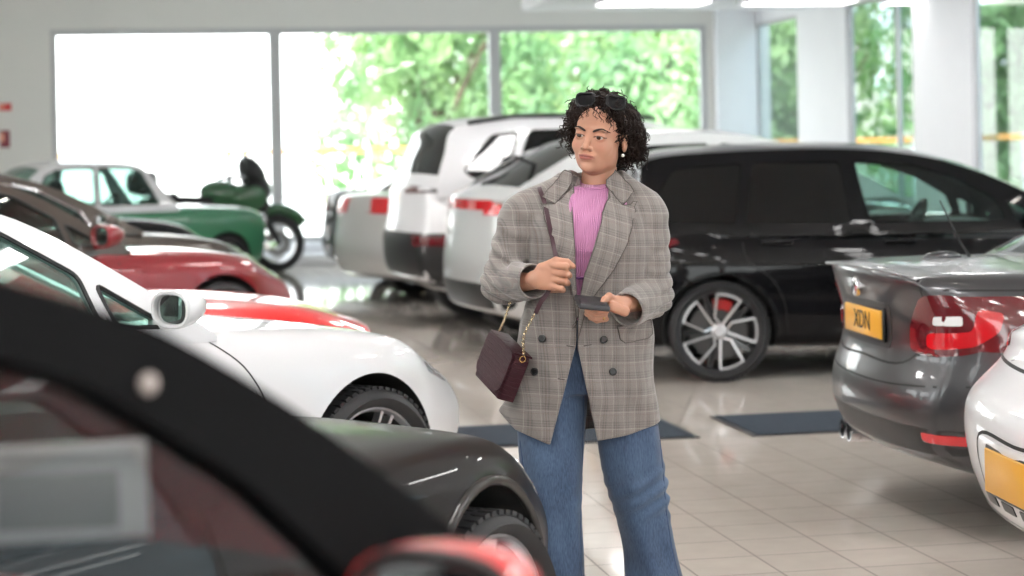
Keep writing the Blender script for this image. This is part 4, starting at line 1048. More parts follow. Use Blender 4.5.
# tall white: slim dark lamp across the corner, dark cladding standing in for a low black car
kc.project('tail_lamp', [(-.93, 1.19), (-.93, 1.13), (-.20, 1.12), (-.20, 1.16)], 'rear', REDD, .006, .02, grid=.04, rnd=.01, mirror=True)
kc.project('tail_lamp', [(-3.78, 1.20), (-3.35, 1.185), (-3.32, 1.15), (-3.78, 1.12)], 'side', BLK, .006, .02, side=-1, grid=.04, rnd=.01)
kc.project('stand_in_cladding', [(-.97, .80), (.97, .80), (.95, .36), (-.95, .36)], 'rear', BLK, .004, .012, grid=.06, rnd=.04)
kc.project('stand_in_cladding', [(-3.80, .80), (-3.50, .78), (-3.42, .60), (-3.44, .34), (-3.72, .36)], 'side', BLK, .004, .012, side=-1, grid=.05, rnd=.03)
kc.project('rear_reflector', [(-.90, .78), (-.55, .78), (-.58, .70), (-.88, .70)], 'rear', REDD, .008, .01, grid=.04, rnd=.02, mirror=True)
b = bmesh.new(); bm_tube(b, [(-1.6, -.70, 1.70), (-1.9, -.71, 1.745), (-2.9, -.71, 1.74), (-3.3, -.70, 1.69)], .018, 8); from_bm('roof_rail', b, BLK, kc.root, 60)
b = bmesh.new(); bm_tube(b, [(-1.6, .70, 1.70), (-1.9, .71, 1.745), (-2.9, .71, 1.74), (-3.3, .70, 1.69)], .018, 8); from_bm('roof_rail', b, BLK, kc.root, 60)
# pale hatchback: lamp strip, wiper, dark sill cladding, diffuser
mc.project('tail_lamp', [(-3.60, 1.07), (-3.20, 1.05), (-3.18, 1.00), (-3.60, .98)], 'side', REDL, .006, .02, side=-1, grid=.04, rnd=.015)
mc.project('tail_lamp', [(-.84, 1.09), (.84, 1.09), (.84, 1.02), (-.84, 1.02)], 'rear', REDL, .006, .02, grid=.04, rnd=.015)
mc.project('bumper_insert', [(-.84, .50), (.84, .50), (.78, .32), (-.78, .32)], 'rear', BLK, .003, .01, grid=.06, rnd=.05)
mc.arch_lip(BLK, .03); kc.arch_lip(BLK, .02)
b = bmesh.new(); bm_tube(b, [(-3.40, 0, 1.14), (-3.42, -.06, 1.20), (-3.02, -.42, 1.36)], [.016, .012, .008], 8); bm_box(b, (-3.10, -.40, 1.33), (.36, .02, .025), Matrix.Rotation(.38, 3, 'Y')); from_bm('rear_wiper', b, BLK, mc.root, 50)
for cc in (drc, tpc, dkc):
    cc.seam([(-.80, .88), (-.78, .6), (-.6, .35)], 'side')
drc.project('headlamp', [(.30, .80), (.66, .72), (.74, .64), (.50, .66), (.30, .72)], 'side', LENS, .004, .02, side=-1, grid=.04, rnd=.03)
tpc.project('headlamp', [(.30, .76), (.66, .68), (.74, .60), (.50, .62), (.30, .68)], 'side', LENS, .004, .02, side=-1, grid=.04, rnd=.03)
# pale trim round the windows of the taupe and dark red cars
for cc in (tpc, dkc):
    for sd in (-1, 1):
        for pn in cc.panes:
            b = bmesh.new(); bm_tube(b, [Vector((v[0], sd*(cc.ys(v[0], v[1])+.006), v[1])) for v in resample(pn, .08)], .012, 6, closed=True); from_bm('window_trim', b, CHROME, cc.root, 60)
# classic car: bonnet, round lamps, chrome bumper, grille
cl = clc
cl.project('bonnet', [(-.52, -.62), (.40, -.60), (.46, 0), (.40, .60), (-.52, .62)], 'top', PWH, .004, .01, grid=.08, rnd=.06)
for sd in (-1, 1):
    h = cl.bvh.ray_cast(Vector((4, sd*.56, .70)), Vector((-1, 0, 0)), 9)[0]
    b = bmesh.new(); bm_lathe(b, [(.095, -.02), (.10, .0), (.092, .015), (.085, .0), (.085, -.02)], 28, Matrix.Translation(h) @ Matrix.Rotation(math.pi/2, 4, 'Y')); o = from_bm('headlamp', b, CHROME, cl.root, 50)
    b = bmesh.new(); bm_ball(b, h, (.03, .085, .085)); from_bm('headlamp_glass', b, WHTL, o, 60)
    h2 = cl.bvh.ray_cast(Vector((4, sd*.60, .55)), Vector((-1, 0, 0)), 9)[0]
    b = bmesh.new(); bm_ball(b, h2, (.025, .045, .035)); from_bm('indicator', b, ORNG, cl.root, 60)
b = bmesh.new(); bm_tube(b, [(.50, -.80, .42), (.64, -.70, .42), (.70, -.35, .42), (.71, 0, .42), (.70, .35, .42), (.64, .70, .42), (.50, .80, .42)], .045, 10); from_bm('front_bumper', b, CHROME, cl.root, 60)
cl.project('grille', [(-.38, .74), (.38, .74), (.34, .56), (-.34, .56)], 'front', CHROME, .004, .01, grid=.05, rnd=.03)
# paper notice and its holder in the nearest car's window
nr = near
t = tag(empty('paper_notice', P(64, 492, 2.02)), 'paper notice in a pale holder, standing inside the window of the nearest car', 'sign')
t.rotation_euler = (0, 0, math.radians(6))
b = bmesh.new(); bm_box(b, (0, 0, 0), (.168, .006, .098), Matrix.Rotation(-.02, 3, 'Y'), .002); from_bm('notice_holder', b, mat('pale_holder', (.85, .80, .80, 1), .5), t, 50)
b = bmesh.new(); bm_box(b, (-.006, -.005, -.008), (.122, .004, .058), None, .001); from_bm('notice_sheet', b, mat('grey_sheet', (.40, .37, .36, 1), .6), t, 50)
b = bmesh.new(); bm_box(b, (0, -.0045, .036), (.150, .003, .013), None, .001); from_bm('notice_header', b, mat('pale_header', (.66, .62, .62, 1), .6), t, 50)

# small pale latch cap where roof and pillar of the nearest car meet
rz_ = near.root.rotation_euler.z; Mn = Matrix.Translation(near.root.location) @ Matrix.Rotation(rz_, 4, 'Z') @ Matrix.Diagonal((1, 1, 1.025, 1))
def to_px(v): u, w = v.x/v.y, (v.z-H)/v.y; return 512+F*(u*CR-w*SR), HY-F*(w*CR+u*SR)
cands = []
for i in range(60):
    for j in range(40):
        lx, lz = -.7-.012*i, 1.05+.009*j; q_ = Mn @ Vector((lx, -(near.ys(lx, lz)+.008), lz)); a_ = to_px(q_); cands.append(((a_[0]-150)**2+(a_[1]-380)**2, lx, lz))
_, lx, lz = min(cands); pl_ = Vector((lx, 0, lz)); b = bmesh.new(); bm_ball(b, (pl_.x, -(near.ys(pl_.x, pl_.z)+.008), pl_.z), (.009, .007, .009)); from_bm('roof_latch', b, mat('cream_cap', (.40, .35, .33, 1), .5), near.root, 60)
# ------------------------------------------------------------------ green motorcycle under the back window
bk = tag(empty('motorcycle'), 'green and black motorcycle with spoked wheels, by the back window', 'motorcycle')
BG = paint('bike_green', (.03, .12, .045, 1)); DKM = mat('dark_metal', (.04, .04, .042, 1), .35, .8)
def bpart(name, fn, m, parent=None, sm=45):
    b = bmesh.new(); fn(b); bmesh.ops.recalc_face_normals(b, faces=b.faces); return from_bm(name, b, m, parent or bk, sm)
for cx in (0, -1.52):
    def rimf(b):
        bm_lathe(b, [(.225, -.04), (.245, -.045), (.245, .045), (.225, .04), (.215, 0)], 40, Matrix.Translation((cx, 0, .35)) @ Matrix.Rotation(math.pi/2, 4, 'X'), closed=True)
        for k in range(20):
            a = 2*math.pi*k/20; bm_cyl(b, (cx+.04*math.cos(a+.5), (-1)**k*.03, .35+.04*math.sin(a+.5)), (cx+.225*math.cos(a), 0, .35+.225*math.sin(a)), .004, n=6)
        bm_cyl(b, (cx, -.07, .35), (cx, .07, .35), .045, n=20)
    w_ = bpart('wheel', rimf, ALLOY)
    bpart('tyre', lambda b: bm_lathe(b, [(.24, -.05), (.29, -.062), (.33, -.05), (.35, -.02), (.352, .02), (.33, .05), (.29, .062), (.24, .05)], 44, Matrix.Translation((cx, 0, .35)) @ Matrix.Rotation(math.pi/2, 4, 'X'), closed=True), RUB, w_)
    for sy in (-.06, .06): bpart('brake_disc', lambda b: bm_lathe(b, [(.09, -.003), (.15, -.003), (.15, .003), (.09, .003)], 32, Matrix.Translation((cx, sy, .35)) @ Matrix.Rotation(math.pi/2, 4, 'X'), closed=True), DISC, w_)
for sy in (-.10, .10): bpart('fork', lambda b: bm_tube(b, [(0, sy, .34), (-.16, sy, .72), (-.36, sy, 1.16)], [.032, .026, .022], 12), DKM)
bpart('front_mudguard', lambda b: bm_tube(b, catmull([(-.36, 0, .52), (-.25, 0, .68), (0, 0, .77), (.22, 0, .70), (.34, 0, .58)], 4), [.07]*17, 10), BG)
def tank(b):
    bm_ball(b, (-.68, 0, .96), (.30, .17, .17), Matrix.Rotation(.15, 3, 'Y'), 24); bm_ball(b, (-.48, 0, .92), (.18, .20, .16), None, 20)
bpart('fuel_tank', tank, BG)
def fair(b):
    bm_ball(b, (-.24, 0, 1.02), (.17, .17, .20), Matrix.Rotation(-.5, 3, 'Y'), 20); bm_box(b, (-.22, 0, .84), (.20, .30, .20), Matrix.Rotation(-.5, 3, 'Y'), .05)
bpart('front_fairing', fair, BLK)
bpart('cockpit', lambda b: bm_ball(b, (-.30, 0, 1.20), (.15, .17, .24), Matrix.Rotation(-.6, 3, 'Y'), 18), BLK)
bpart('radiator', lambda b: bm_box(b, (-.28, 0, .72), (.12, .26, .34), Matrix.Rotation(-.35, 3, 'Y'), .04), BLK)
for sy in (-1, 1): bpart('side_panel', lambda b: bm_ball(b, (-.34, sy*.17, .90), (.17, .03, .15), Matrix.Rotation(-.4, 3, 'Y'), 16), BG)
h_ = bpart('headlamp', lambda b: bm_ball(b, (-.11, 0, 1.0), (.06, .10, .09), None, 18), LENS)
def scr(b):
    rows = [[b.verts.new((-.22-.30*t+.05*math.cos(a*1.3), .17*math.sin(a)*(1-.25*t), 1.12+.36*t)) for a in [(-1+2*k/10)*1.2 for k in range(11)]] for t in [q/5 for q in range(6)]]
    for i in range(5):
        for k in range(10): b.faces.new((rows[i][k], rows[i][k+1], rows[i+1][k+1], rows[i+1][k]))
    bmesh.ops.solidify(b, geom=b.faces, thickness=.005)
bpart('windscreen', scr, glass('bike_screen', (.75, .82, .84, 1)))
def bars(b):
    bm_tube(b, [(-.62, -.42, 1.14), (-.50, -.25, 1.18), (-.40, -.08, 1.15), (-.40, .08, 1.15), (-.50, .25, 1.18), (-.62, .42, 1.14)], .014, 10)
    for sy in (-1, 1): bm_cyl(b, (-.63, sy*.44, 1.135), (-.55, sy*.31, 1.165), .020, n=12)
bpart('handlebar', bars, BLK)
for sy in (-1, 1):
    mm = bpart('mirror', lambda b: (bm_tube(b, [(-.50, sy*.27, 1.18), (-.46, sy*.33, 1.30), (-.48, sy*.38, 1.38)], .008, 8), bm_ball(b, (-.49, sy*.41, 1.40), (.025, .085, .05), None, 14)), BLK)
    bpart('hand_guard', lambda b: bm_ball(b, (-.50, sy*.37, 1.13), (.035, .12, .06), None, 14), BLK)
def eng(b):
    bm_box(b, (-.66, 0, .48), (.42, .34, .36), None, .05); bm_cyl(b, (-.62, -.22, .42), (-.62, .22, .42), .12, n=24)
    for k in range(6): bm_box(b, (-.50, 0, .60+.025*k), (.20, .26, .010), Matrix.Rotation(-.3, 3, 'Y'))
bpart('engine', eng, DKM)
bpart('exhaust', lambda b: bm_tube(b, catmull([(-.42, -.12, .55), (-.36, -.14, .38), (-.55, -.17, .27), (-.95, -.19, .32), (-1.2, -.20, .45), (-1.65, -.22, .60)], 4), [.024]*12+[.034]*4+[.05]*5, 12), CHROME)
bpart('seat', lambda b: (bm_box(b, (-1.05, 0, .90), (.46, .28, .09), Matrix.Rotation(.06, 3, 'Y'), .035, 3), bm_box(b, (-1.42, 0, .95), (.34, .24, .09), None, .035, 3)), INTD)
bpart('tail_unit', lambda b: bm_box(b, (-1.45, 0, .84), (.56, .20, .14), Matrix.Rotation(.12, 3, 'Y'), .05, 3), BG)
bpart('frame', lambda b: [bm_tube(b, [(-.36, sy, 1.02), (-.62, sy, .80), (-1.0, sy, .72), (-1.3, sy, .84)], .022, 8) for sy in (-.1, .1)]+[bm_tube(b, [(-.95, sy, .42), (-1.25, sy, .38), (-1.52, sy, .35)], .028, 8) for sy in (-.1, .1)], DKM)
bpart('top_case', lambda b: bm_box(b, (-1.68, 0, 1.12), (.34, .40, .27), None, .08, 4), BLK)
bpart('luggage_rack', lambda b: bm_tube(b, [(-1.45, -.1, .92), (-1.70, -.1, .98), (-1.70, .1, .98), (-1.45, .1, .92)], .012, 8), DKM)
bpart('side_stand', lambda b: bm_cyl(b, (-.85, .10, .34), (-.90, .30, .0), .014, n=8), DKM)
rz = math.radians(90-68); v = P(277, 242, 26.5); bk.location = (v.x, v.y, 0); bk.rotation_euler = (0, 0, rz); bk.scale = (1.06, 1.06, 1.09)
# ------------------------------------------------------------------ implicit modelling helpers (numpy surface nets)
def grid_mesh(f, lo, hi, h):
    lo = np.array(lo, float); hi = np.array(hi, float); n = np.ceil((hi-lo)/h).astype(int)+1
    ax = [lo[i]+h*np.arange(n[i]) for i in range(3)]
    val = np.empty(tuple(n), np.float32); st = 24
    for i in range(0, n[0], st):
        X, Y, Z = np.meshgrid(ax[0][i:i+st], ax[1], ax[2], indexing='ij')
        val[i:i+st] = f(X, Y, Z)
    s = val < 0; c = np.zeros(tuple(n-1), np.int8)
    acc = np.zeros(tuple(n-1)+(3,), np.float32); cnt = np.zeros(tuple(n-1), np.float32)
    for d in range(3):
        sl0 = [slice(None)]*3; sl1 = [slice(None)]*3; sl0[d] = slice(0, -1); sl1[d] = slice(1, None)
        a, b = val[tuple(sl0)], val[tuple(sl1)]; cr = (a < 0) != (b < 0)
        t = np.where(cr, a/np.where(cr, a-b, 1), 0)
        o = [q for q in range(3) if q != d]
        for e0 in (0, 1):
            for e1 in (0, 1):
                sl = [slice(None)]*3
                sl[o[0]] = slice(0, -1) if e0 == 0 else slice(1, None); sl[o[1]] = slice(0, -1) if e1 == 0 else slice(1, None)
                m = cr[tuple(sl)]; tt = t[tuple(sl)]; cnt += m
                acc[..., d] += m*tt; acc[..., o[0]] += m*e0; acc[..., o[1]] += m*e1
    cells = cnt > 0; idx = -np.ones(cells.shape, np.int64); k = cells.sum(); idx[cells] = np.arange(k)
    ijk = np.argwhere(cells); V = lo+h*(ijk+acc[cells]/cnt[cells][:, None]); Fs = []
    for d in range(3):
        sl0 = [slice(None)]*3; sl1 = [slice(None)]*3; sl0[d] = slice(0, -1); sl1[d] = slice(1, None)
        a, b = s[tuple(sl0)], s[tuple(sl1)]; o = [(d+1) % 3, (d+2) % 3]
        e = np.argwhere(a != b); e = e[(e[:, o[0]] > 0) & (e[:, o[1]] > 0) & (e[:, o[0]] < n[o[0]]-1) & (e[:, o[1]] < n[o[1]]-1)]
        if not len(e): continue
        def at(p, q):
            m = e.copy(); m[:, o[0]] -= p; m[:, o[1]] -= q; return idx[m[:, 0], m[:, 1], m[:, 2]]
        qd = np.stack([at(1, 1), at(0, 1), at(0, 0), at(1, 0)], 1)
        fl = ~a[e[:, 0], e[:, 1], e[:, 2]]; qd[fl] = qd[fl][:, ::-1]
        Fs.append(qd)
    Fq = np.concatenate(Fs); Fq = Fq[(Fq >= 0).all(1)]
    return V, Fq
def smin(a, b, k):
    h = np.clip(.5+.5*(b-a)/k, 0, 1); return b*(1-h)+a*h-k*h*(1-h)
def smax(a, b, k): return -smin(-a, -b, k)
def ell(X, Y, Z, c, r):
    x, y, z = (X-c[0])/r[0], (Y-c[1])/r[1], (Z-c[2])/r[2]
    k0 = np.sqrt(x*x+y*y+z*z); k1 = np.sqrt((x/r[0])**2+(y/r[1])**2+(z/r[2])**2)+1e-9
    return k0*(k0-1)/k1
def cap(X, Y, Z, a, b, r1, r2=None):
    r2 = r1 if r2 is None else r2
    a = np.array(a, float); b = np.array(b, float); d = b-a; L = (d*d).sum()+1e-12
    t = np.clip(((X-a[0])*d[0]+(Y-a[1])*d[1]+(Z-a[2])*d[2])/L, 0, 1)
    return np.sqrt((X-a[0]-t*d[0])**2+(Y-a[1]-t*d[1])**2+(Z-a[2]-t*d[2])**2)-(r1+(r2-r1)*t)
def rbox(X, Y, Z, M, s, r):
    """rounded box; M (Matrix) places it, s half sizes"""
    I = np.array(M.inverted()); x = I[0, 0]*X+I[0, 1]*Y+I[0, 2]*Z+I[0, 3]; y = I[1, 0]*X+I[1, 1]*Y+I[1, 2]*Z+I[1, 3]; z = I[2, 0]*X+I[2, 1]*Y+I[2, 2]*Z+I[2, 3]
    qx, qy, qz = np.abs(x)-s[0]+r, np.abs(y)-s[1]+r, np.abs(z)-s[2]+r
    return np.sqrt(np.maximum(qx, 0)**2+np.maximum(qy, 0)**2+np.maximum(qz, 0)**2)+np.minimum(np.maximum(qx, np.maximum(qy, qz)), 0)-r
def stack(X, Y, Z, rows, p=2.4):
    """vertical lofted superellipse; rows (z, cx, cy, a, b)"""
    rows = sorted(rows); zs = [r[0] for r in rows]
    g = lambda i: np.interp(Z, zs, [r[i] for r in rows])
    # smooth the piecewise lines a little by cubic sampling
    zz = np.linspace(zs[0], zs[-1], 80); tb = [np.array([interp([(r[0], r[i]) for r in rows], z) for z in zz]) for i in range(1, 5)]
    cx, cy, a, b = [np.interp(Z, zz, t) for t in tb]
    q = (np.abs((X-cx)/a)**p+np.abs((Y-cy)/b)**p)**(1/p)
    d = (q-1)*np.minimum(a, b)*.9
    return np.maximum(d, np.maximum(zs[0]-Z, Z-zs[-1]))
def noise3(X, Y, Z, s, seed=0):
    """cheap smooth pseudo noise from sines"""
    r = np.random.RandomState(seed); o = 0
    for k in range(5):
        v = r.normal(size=3); v = v/np.linalg.norm(v)*s*(1+.5*k); o = o+np.sin(X*v[0]+Y*v[1]+Z*v[2]+r.uniform(0, 6.3))/(1+.5*k)
    return o/2.6
def np_mesh(name, V, Fq, m, parent=None, smooth=180):
    me = bpy.data.meshes.new(name); me.from_pydata(V.tolist(), [], Fq.tolist()); me.update()
    return link(name, me, m, parent, smooth)
# ------------------------------------------------------------------ the woman.  local frame: x to the image right, y away from the camera, z up
WY = 5.86; WO = Vector((P(590, 300, WY).x, WY, 0))
def wp(x, y, dy=0.0):
    v = P(x, y, WY+dy)-WO; return (v.x, v.y, v.z)
woman = tag(empty('person', WO), 'woman with curly hair in a grey checked blazer, pink top and wide blue jeans', 'person')
SKIN = mat('skin', (.56, .31, .215, 1), .48, sss=.12, spec=.4)
def skin_nodes():
    m = SKIN; b = m.node_tree.nodes['Principled BSDF']; at = N(m, 'ShaderNodeVertexColor'); at.layer_name = 'tone'
    LK(m, at.outputs['Color'], b.inputs['Base Color'])
skin_nodes()
# ---- head, in head space (face looks along -y)
HM = Matrix.Translation(wp(599.5, 139, .02)) @ Matrix.Rotation(math.radians(8.5), 4, 'Y') @ Matrix.Rotation(math.radians(-24), 4, 'Z') @ Matrix.Rotation(math.radians(3), 4, 'X')
HI = np.array(HM.inverted())
EY = [(-.0305, -.0735, .008), (.0305, -.0735, .008)]
def head_sdf(x, y, z):
    ax = np.abs(x)
    d = ell(x, y, z, (0, .018, .040), (.0715, .090, .076))
    d = smin(d, ell(x, y, z, (0, -.030, -.012), (.0585, .057, .085)), .03)
    d = smin(d, ell(x, y, z, (0, -.040, -.066), (.036, .040, .028)), .03)
    d = smin(d, ell(ax, y, z, (.043, -.004, -.048), (.012, .030, .026)), .025)
    d = smin(d, ell(x, y, z, (0, -.078, -.085), (.014, .012, .011)), .018)
    d = smin(d, ell(ax, y, z, (.039, -.058, -.022), (.019, .018, .019)), .02)
    d = smin(d, ell(ax, y, z, (.028, -.078, .0265), (.022, .010, .0055)), .014)
    d = smax(d, -ell(ax, y, z, (.0305, -.098, .008), (.0165, .016, .0115)), .012)
    # lids over the eyeball, with an almond opening
    lid = ell(ax, y, z, (.0305, -.0735, .008), (.0168, .0146, .0146))
    lid = smax(lid, -ell(ax, y, z, (.0310, -.0885, .0055), (.0160, .0135, .0044)), .0012)
    d = smin(d, lid, .0035)
    d = np.maximum(d, -ell(ax, y, z, (.0305, -.0735, .008), (.0118, .0118, .0118)))
    # nose
    d = smin(d, cap(x, y, z, (0, -.080, .016), (0, -.1015, -.020), .0062, .0085), .010)
    d = smin(d, ell(x, y, z, (0, -.1045, -.0245), (.0095, .0088, .0078)), .006)
    d = smin(d, ell(ax, y, z, (.0120, -.0935, -.0275), (.0068, .0085, .0062)), .005)
    d = smax(d, -ell(ax, y, z, (.0062, -.1000, -.0335), (.0034, .0048, .0034)), .002)
    # mouth
    d = smin(d, ell(x, y, z, (0, -.083, -.050), (.025, .012, .014)), .012)
    up = ell(x, y, z, (0, -.0908, -.0485), (.0245, .0065, .0044)); up = smin(up, ell(ax, y, z, (.0055, -.0922, -.0475), (.0065, .0055, .0036)), .003)
    lo = ell(x, y, z, (0, -.0892, -.0575), (.0205, .0078, .0058))
    d = smin(d, up, .003); d = smin(d, lo, .004)
    d = smax(d, -ell(x, y, z, (0, -.0968, -.0528), (.0255, .0075, .0008)), .0015)
    d = smax(d, -ell(x, y, z, (0, -.0960, -.0675), (.014, .006, .003)), .004)
    # ears
    e = ell(ax, y*.97+z*.24, z*.97-y*.24, (.0735, .016, -.006), (.0075, .0165, .0300)); e = smax(e, -ell(ax, y, z, (.0820, .012, -.002), (.0065, .0085, .0150)), .003)
    d = smin(d, e, .006)
    # neck
    d = smin(d, cap(x, y, z, (0, .024, -.055), (-.004, .040, -.19), .0480, .053), .022)
    return d
def head_f(X, Y, Z):
    x = HI[0, 0]*X+HI[0, 1]*Y+HI[0, 2]*Z+HI[0, 3]; y = HI[1, 0]*X+HI[1, 1]*Y+HI[1, 2]*Z+HI[1, 3]; z = HI[2, 0]*X+HI[2, 1]*Y+HI[2, 2]*Z+HI[2, 3]
    return head_sdf(x, y, z)
hv, hf = grid_mesh(head_sdf, (-.095, -.122, -.135), (.095, .125, .125), .0019)
hw = hv @ np.array(HM.to_3x3()).T+np.array(HM.translation)
# neck base and shoulders (woman frame)
NK = Vector(wp(597, 176, .045))
def torso_body(X, Y, Z):
    n0 = HM @ Vector((0, .030, -.075))
    d = cap(X, Y, Z, n0, (NK.x+.0, .045, 1.36), .0485, .056)
    d = smin(d, cap(X, Y, Z, (NK.x-.12, .03, 1.33), (NK.x+.12, .03, 1.33), .035), .05)
    d = smin(d, stack(X, Y, Z, [(.80, .01, .02, .12, .07), (.9, .01, .02, .14, .08), (1.07, 0, .02, .125, .09), (1.2, 0, .01, .135, .10), (1.34, .005, .02, .145, .08)]), .04)
    for a, b in (((-.085, .02, .86), (-.105, .0, .1)), ((.10, .02, .86), (.205, .05, .1))): d = smin(d, cap(X, Y, Z, a, b, .048, .034), .03)
    for S, E, C in ARMS: d = smin(d, cap(X, Y, Z, (S[0]*.95, S[1], S[2]-.03), E, .032, .034), .02); d = smin(d, cap(X, Y, Z, E, C, .036, .024), .02)
    return d
# ---- hands and arms
S1, E1, C1 = wp(519, 208, .02), wp(501, 284, .0), wp(536, 281, -.150)
S2, E2, C2 = wp(652, 208, .02), wp(656, 297, .0), wp(621, 305, -.165)
ARMS = [(S1, E1, C1), (S2, E2, C2)]
def hand_right(X, Y, Z):      # image left: fist round the strap, seen from the back of the hand
    W_ = wp(534, 279, -.150); d = cap(X, Y, Z, W_, wp(541, 278, -.162), .0245, .026)
    M = Matrix.Translation(wp(547, 277, -.172)) @ Matrix.Rotation(math.radians(6), 4, 'Y') @ Matrix.Rotation(math.radians(-14), 4, 'Z')
    d = smin(d, rbox(X, Y, Z, M, (.034, .0165, .037), .014), .014)
    rows = [((553, 265.5), (566, 266.5), (567.5, 270)), ((554.5, 272.5), (567.5, 274), (567, 277.5)), ((554, 279.5), (566, 281.5), (564, 285)), ((551.5, 286), (561.5, 288.5), (559, 291))]
    rr = [.0092, .0094, .0089, .0078]
    for (k, m_, t), r in zip(rows, rr):
        f = cap(X, Y, Z, wp(*k, -.185), wp(*m_, -.198), r*1.08, r)
        f = smin(f, cap(X, Y, Z, wp(*m_, -.198), wp(m_[0]+1.5, m_[1]+1.5, -.172), r, r*.93), .004)
        f = smin(f, cap(X, Y, Z, wp(m_[0]+1.5, m_[1]+1.5, -.172), wp(t[0]-8, t[1], -.160), r*.93, r*.8), .004)
        d = smin(d, f, .0035)
    th = cap(X, Y, Z, wp(543, 267, -.172), wp(556, 260.5, -.178), .0125, .0105)
    th = smin(th, cap(X, Y, Z, wp(556, 260.5, -.178), wp(567, 262, -.183), .0102, .0095), .005)
    th = smin(th, cap(X, Y, Z, wp(567, 262, -.183), wp(573.5, 266.5, -.184), .0092, .0076), .004)
    return smin(d, th, .007)
def hand_left(X, Y, Z):       # image right: phone lies on the fingers, thumb on top
    W_ = wp(624, 304, -.160); d = cap(X, Y, Z, W_, wp(618, 304, -.178), .0235, .0245)
    M = Matrix.Translation(wp(616, 307.5, -.192)) @ Matrix.Rotation(math.radians(24), 4, 'Y') @ Matrix.Rotation(math.radians(18), 4, 'Z')
    d = smin(d, rbox(X, Y, Z, M, (.034, .034, .0150), .013), .014)
    fs = [((606, 311, -.232), (597, 310.5, -.244), (589.5, 307.5, -.236)), ((604.5, 314, -.214), (594.5, 314, -.226), (587, 311, -.220)), ((604.5, 317, -.196), (594, 317.5, -.206), (586.5, 314, -.202)), ((606, 319, -.178), (597, 320.5, -.186), (590, 318, -.184))]
    rr = [.0086, .0090, .0087, .0076]
    for (k, m_, t), r in zip(fs, rr):
        f = cap(X, Y, Z, wp(*k), wp(*m_), r*1.08, r); f = smin(f, cap(X, Y, Z, wp(*m_), wp(*t), r, r*.8), .004); d = smin(d, f, .0035)
    th = cap(X, Y, Z, wp(614, 300, -.190), wp(609, 296.5, -.208), .0130, .0110)
    th = smin(th, cap(X, Y, Z, wp(609, 296.5, -.208), wp(604.5, 299.5, -.224), .0105, .0092), .005)
    th = smin(th, cap(X, Y, Z, wp(604.5, 299.5, -.224), wp(602.5, 302.3, -.236), .0092, .0076), .004)
    return smin(d, th, .007)
def bounds(px0, py0, px1, py1, d0, d1):
    a, b = wp(px0, py1, d0), wp(px1, py0, d1); return (a[0], d0, a[2]), (b[0], d1, b[2])
parts_ = [(hw, hf)]
parts_.append(grid_mesh(torso_body, (-.36, -.24, .05), (.36, .18, 1.46), .010))
parts_.append(grid_mesh(hand_right, *bounds(522, 248, 582, 302, -.225, -.110), .0017))
parts_.append(grid_mesh(hand_left, *bounds(578, 286, 634, 332, -.265, -.120), .0017))
off = 0; VV = []; FF = []
for v, f in parts_: VV.append(v); FF.append(f+off); off += len(v)
VV = np.concatenate(VV); FF = np.concatenate(FF)
body = np_mesh('body', VV, FF, SKIN, woman)
# skin tone: lips, cheeks, slightly redder knuckles
me = body.data; ca = me.color_attributes.new('tone', 'FLOAT_COLOR', 'POINT')
base = np.array([.44, .225, .150]); tone = np.tile(base, (len(VV), 1)); nh = len(hw); x, y, z = hv[:, 0], hv[:, 1], hv[:, 2]; ax_ = np.abs(x)
def mixin(mask, c, n0, n1): tone[n0:n1] = tone[n0:n1]*(1-mask[:, None])+np.array(c)*mask[:, None]
lip = np.clip(1.25-np.sqrt((x/.0255)**2+((z+.0530)/.0092)**2)**3, 0, 1)*(y < -.080)
mixin(np.clip(lip, 0, 1)*.8, (.30, .085, .078), 0, nh)
ck = np.clip(1-np.sqrt(((ax_-.040)/.024)**2+((z+.020)/.020)**2), 0, 1)*(y < -.04); mixin(ck*.35, (.46, .175, .125), 0, nh)
br = np.clip(1.5-2*np.sqrt(((ax_-.032)/.0245)**2+((z-.0262-.12*(ax_-.018)+1.6*np.maximum(ax_-.036, 0)**1.2)/.0050)**2)**2, 0, 1)*(y < -.05); mixin(br*.5, (.035, .018, .012), 0, nh)
ls = np.clip(1.3-np.abs(np.sqrt(((ax_-.0310)/.0158)**2+((z-.0055)/.0052)**2)-1)*5, 0, 1)*(y < -.065)*(z > .0050); mixin(ls*.95, (.025, .012, .010), 0, nh)
ca.data.foreach_set('color', np.concatenate([tone, np.ones((len(VV), 1))], 1).astype(np.float32).ravel())
# eyes
EYEW = mat('eye_white', (.42, .38, .36, 1), .2); IRIS = mat('iris_brown', (.045, .018, .008, 1), .1); PUP = mat('pupil', (.004, .004, .004, 1), .05)
gaze = Matrix.Rotation(math.radians(-6), 3, 'Z') @ Matrix.Rotation(math.radians(6), 3, 'X')
for c in EY:
    b = bmesh.new(); bm_ball(b, (0, 0, 0), (.0119,)*3, None, 24)
    bmesh.ops.rotate(b, verts=b.verts, matrix=Matrix.Rotation(math.pi/2, 3, 'X'))
    for f in b.faces:
        q = f.calc_center_median().normalized(); ang = math.degrees(math.acos(max(-1, min(1, -(q.y)))))
        f.material_index = 2 if ang < 17 else 1 if ang < 38 else 0
    M = HM @ Matrix.Translation(c) @ gaze.to_4x4()
    bmesh.ops.transform(b, matrix=M, verts=b.verts); from_bm('eye', b, [EYEW, IRIS, PUP], woman, 180)
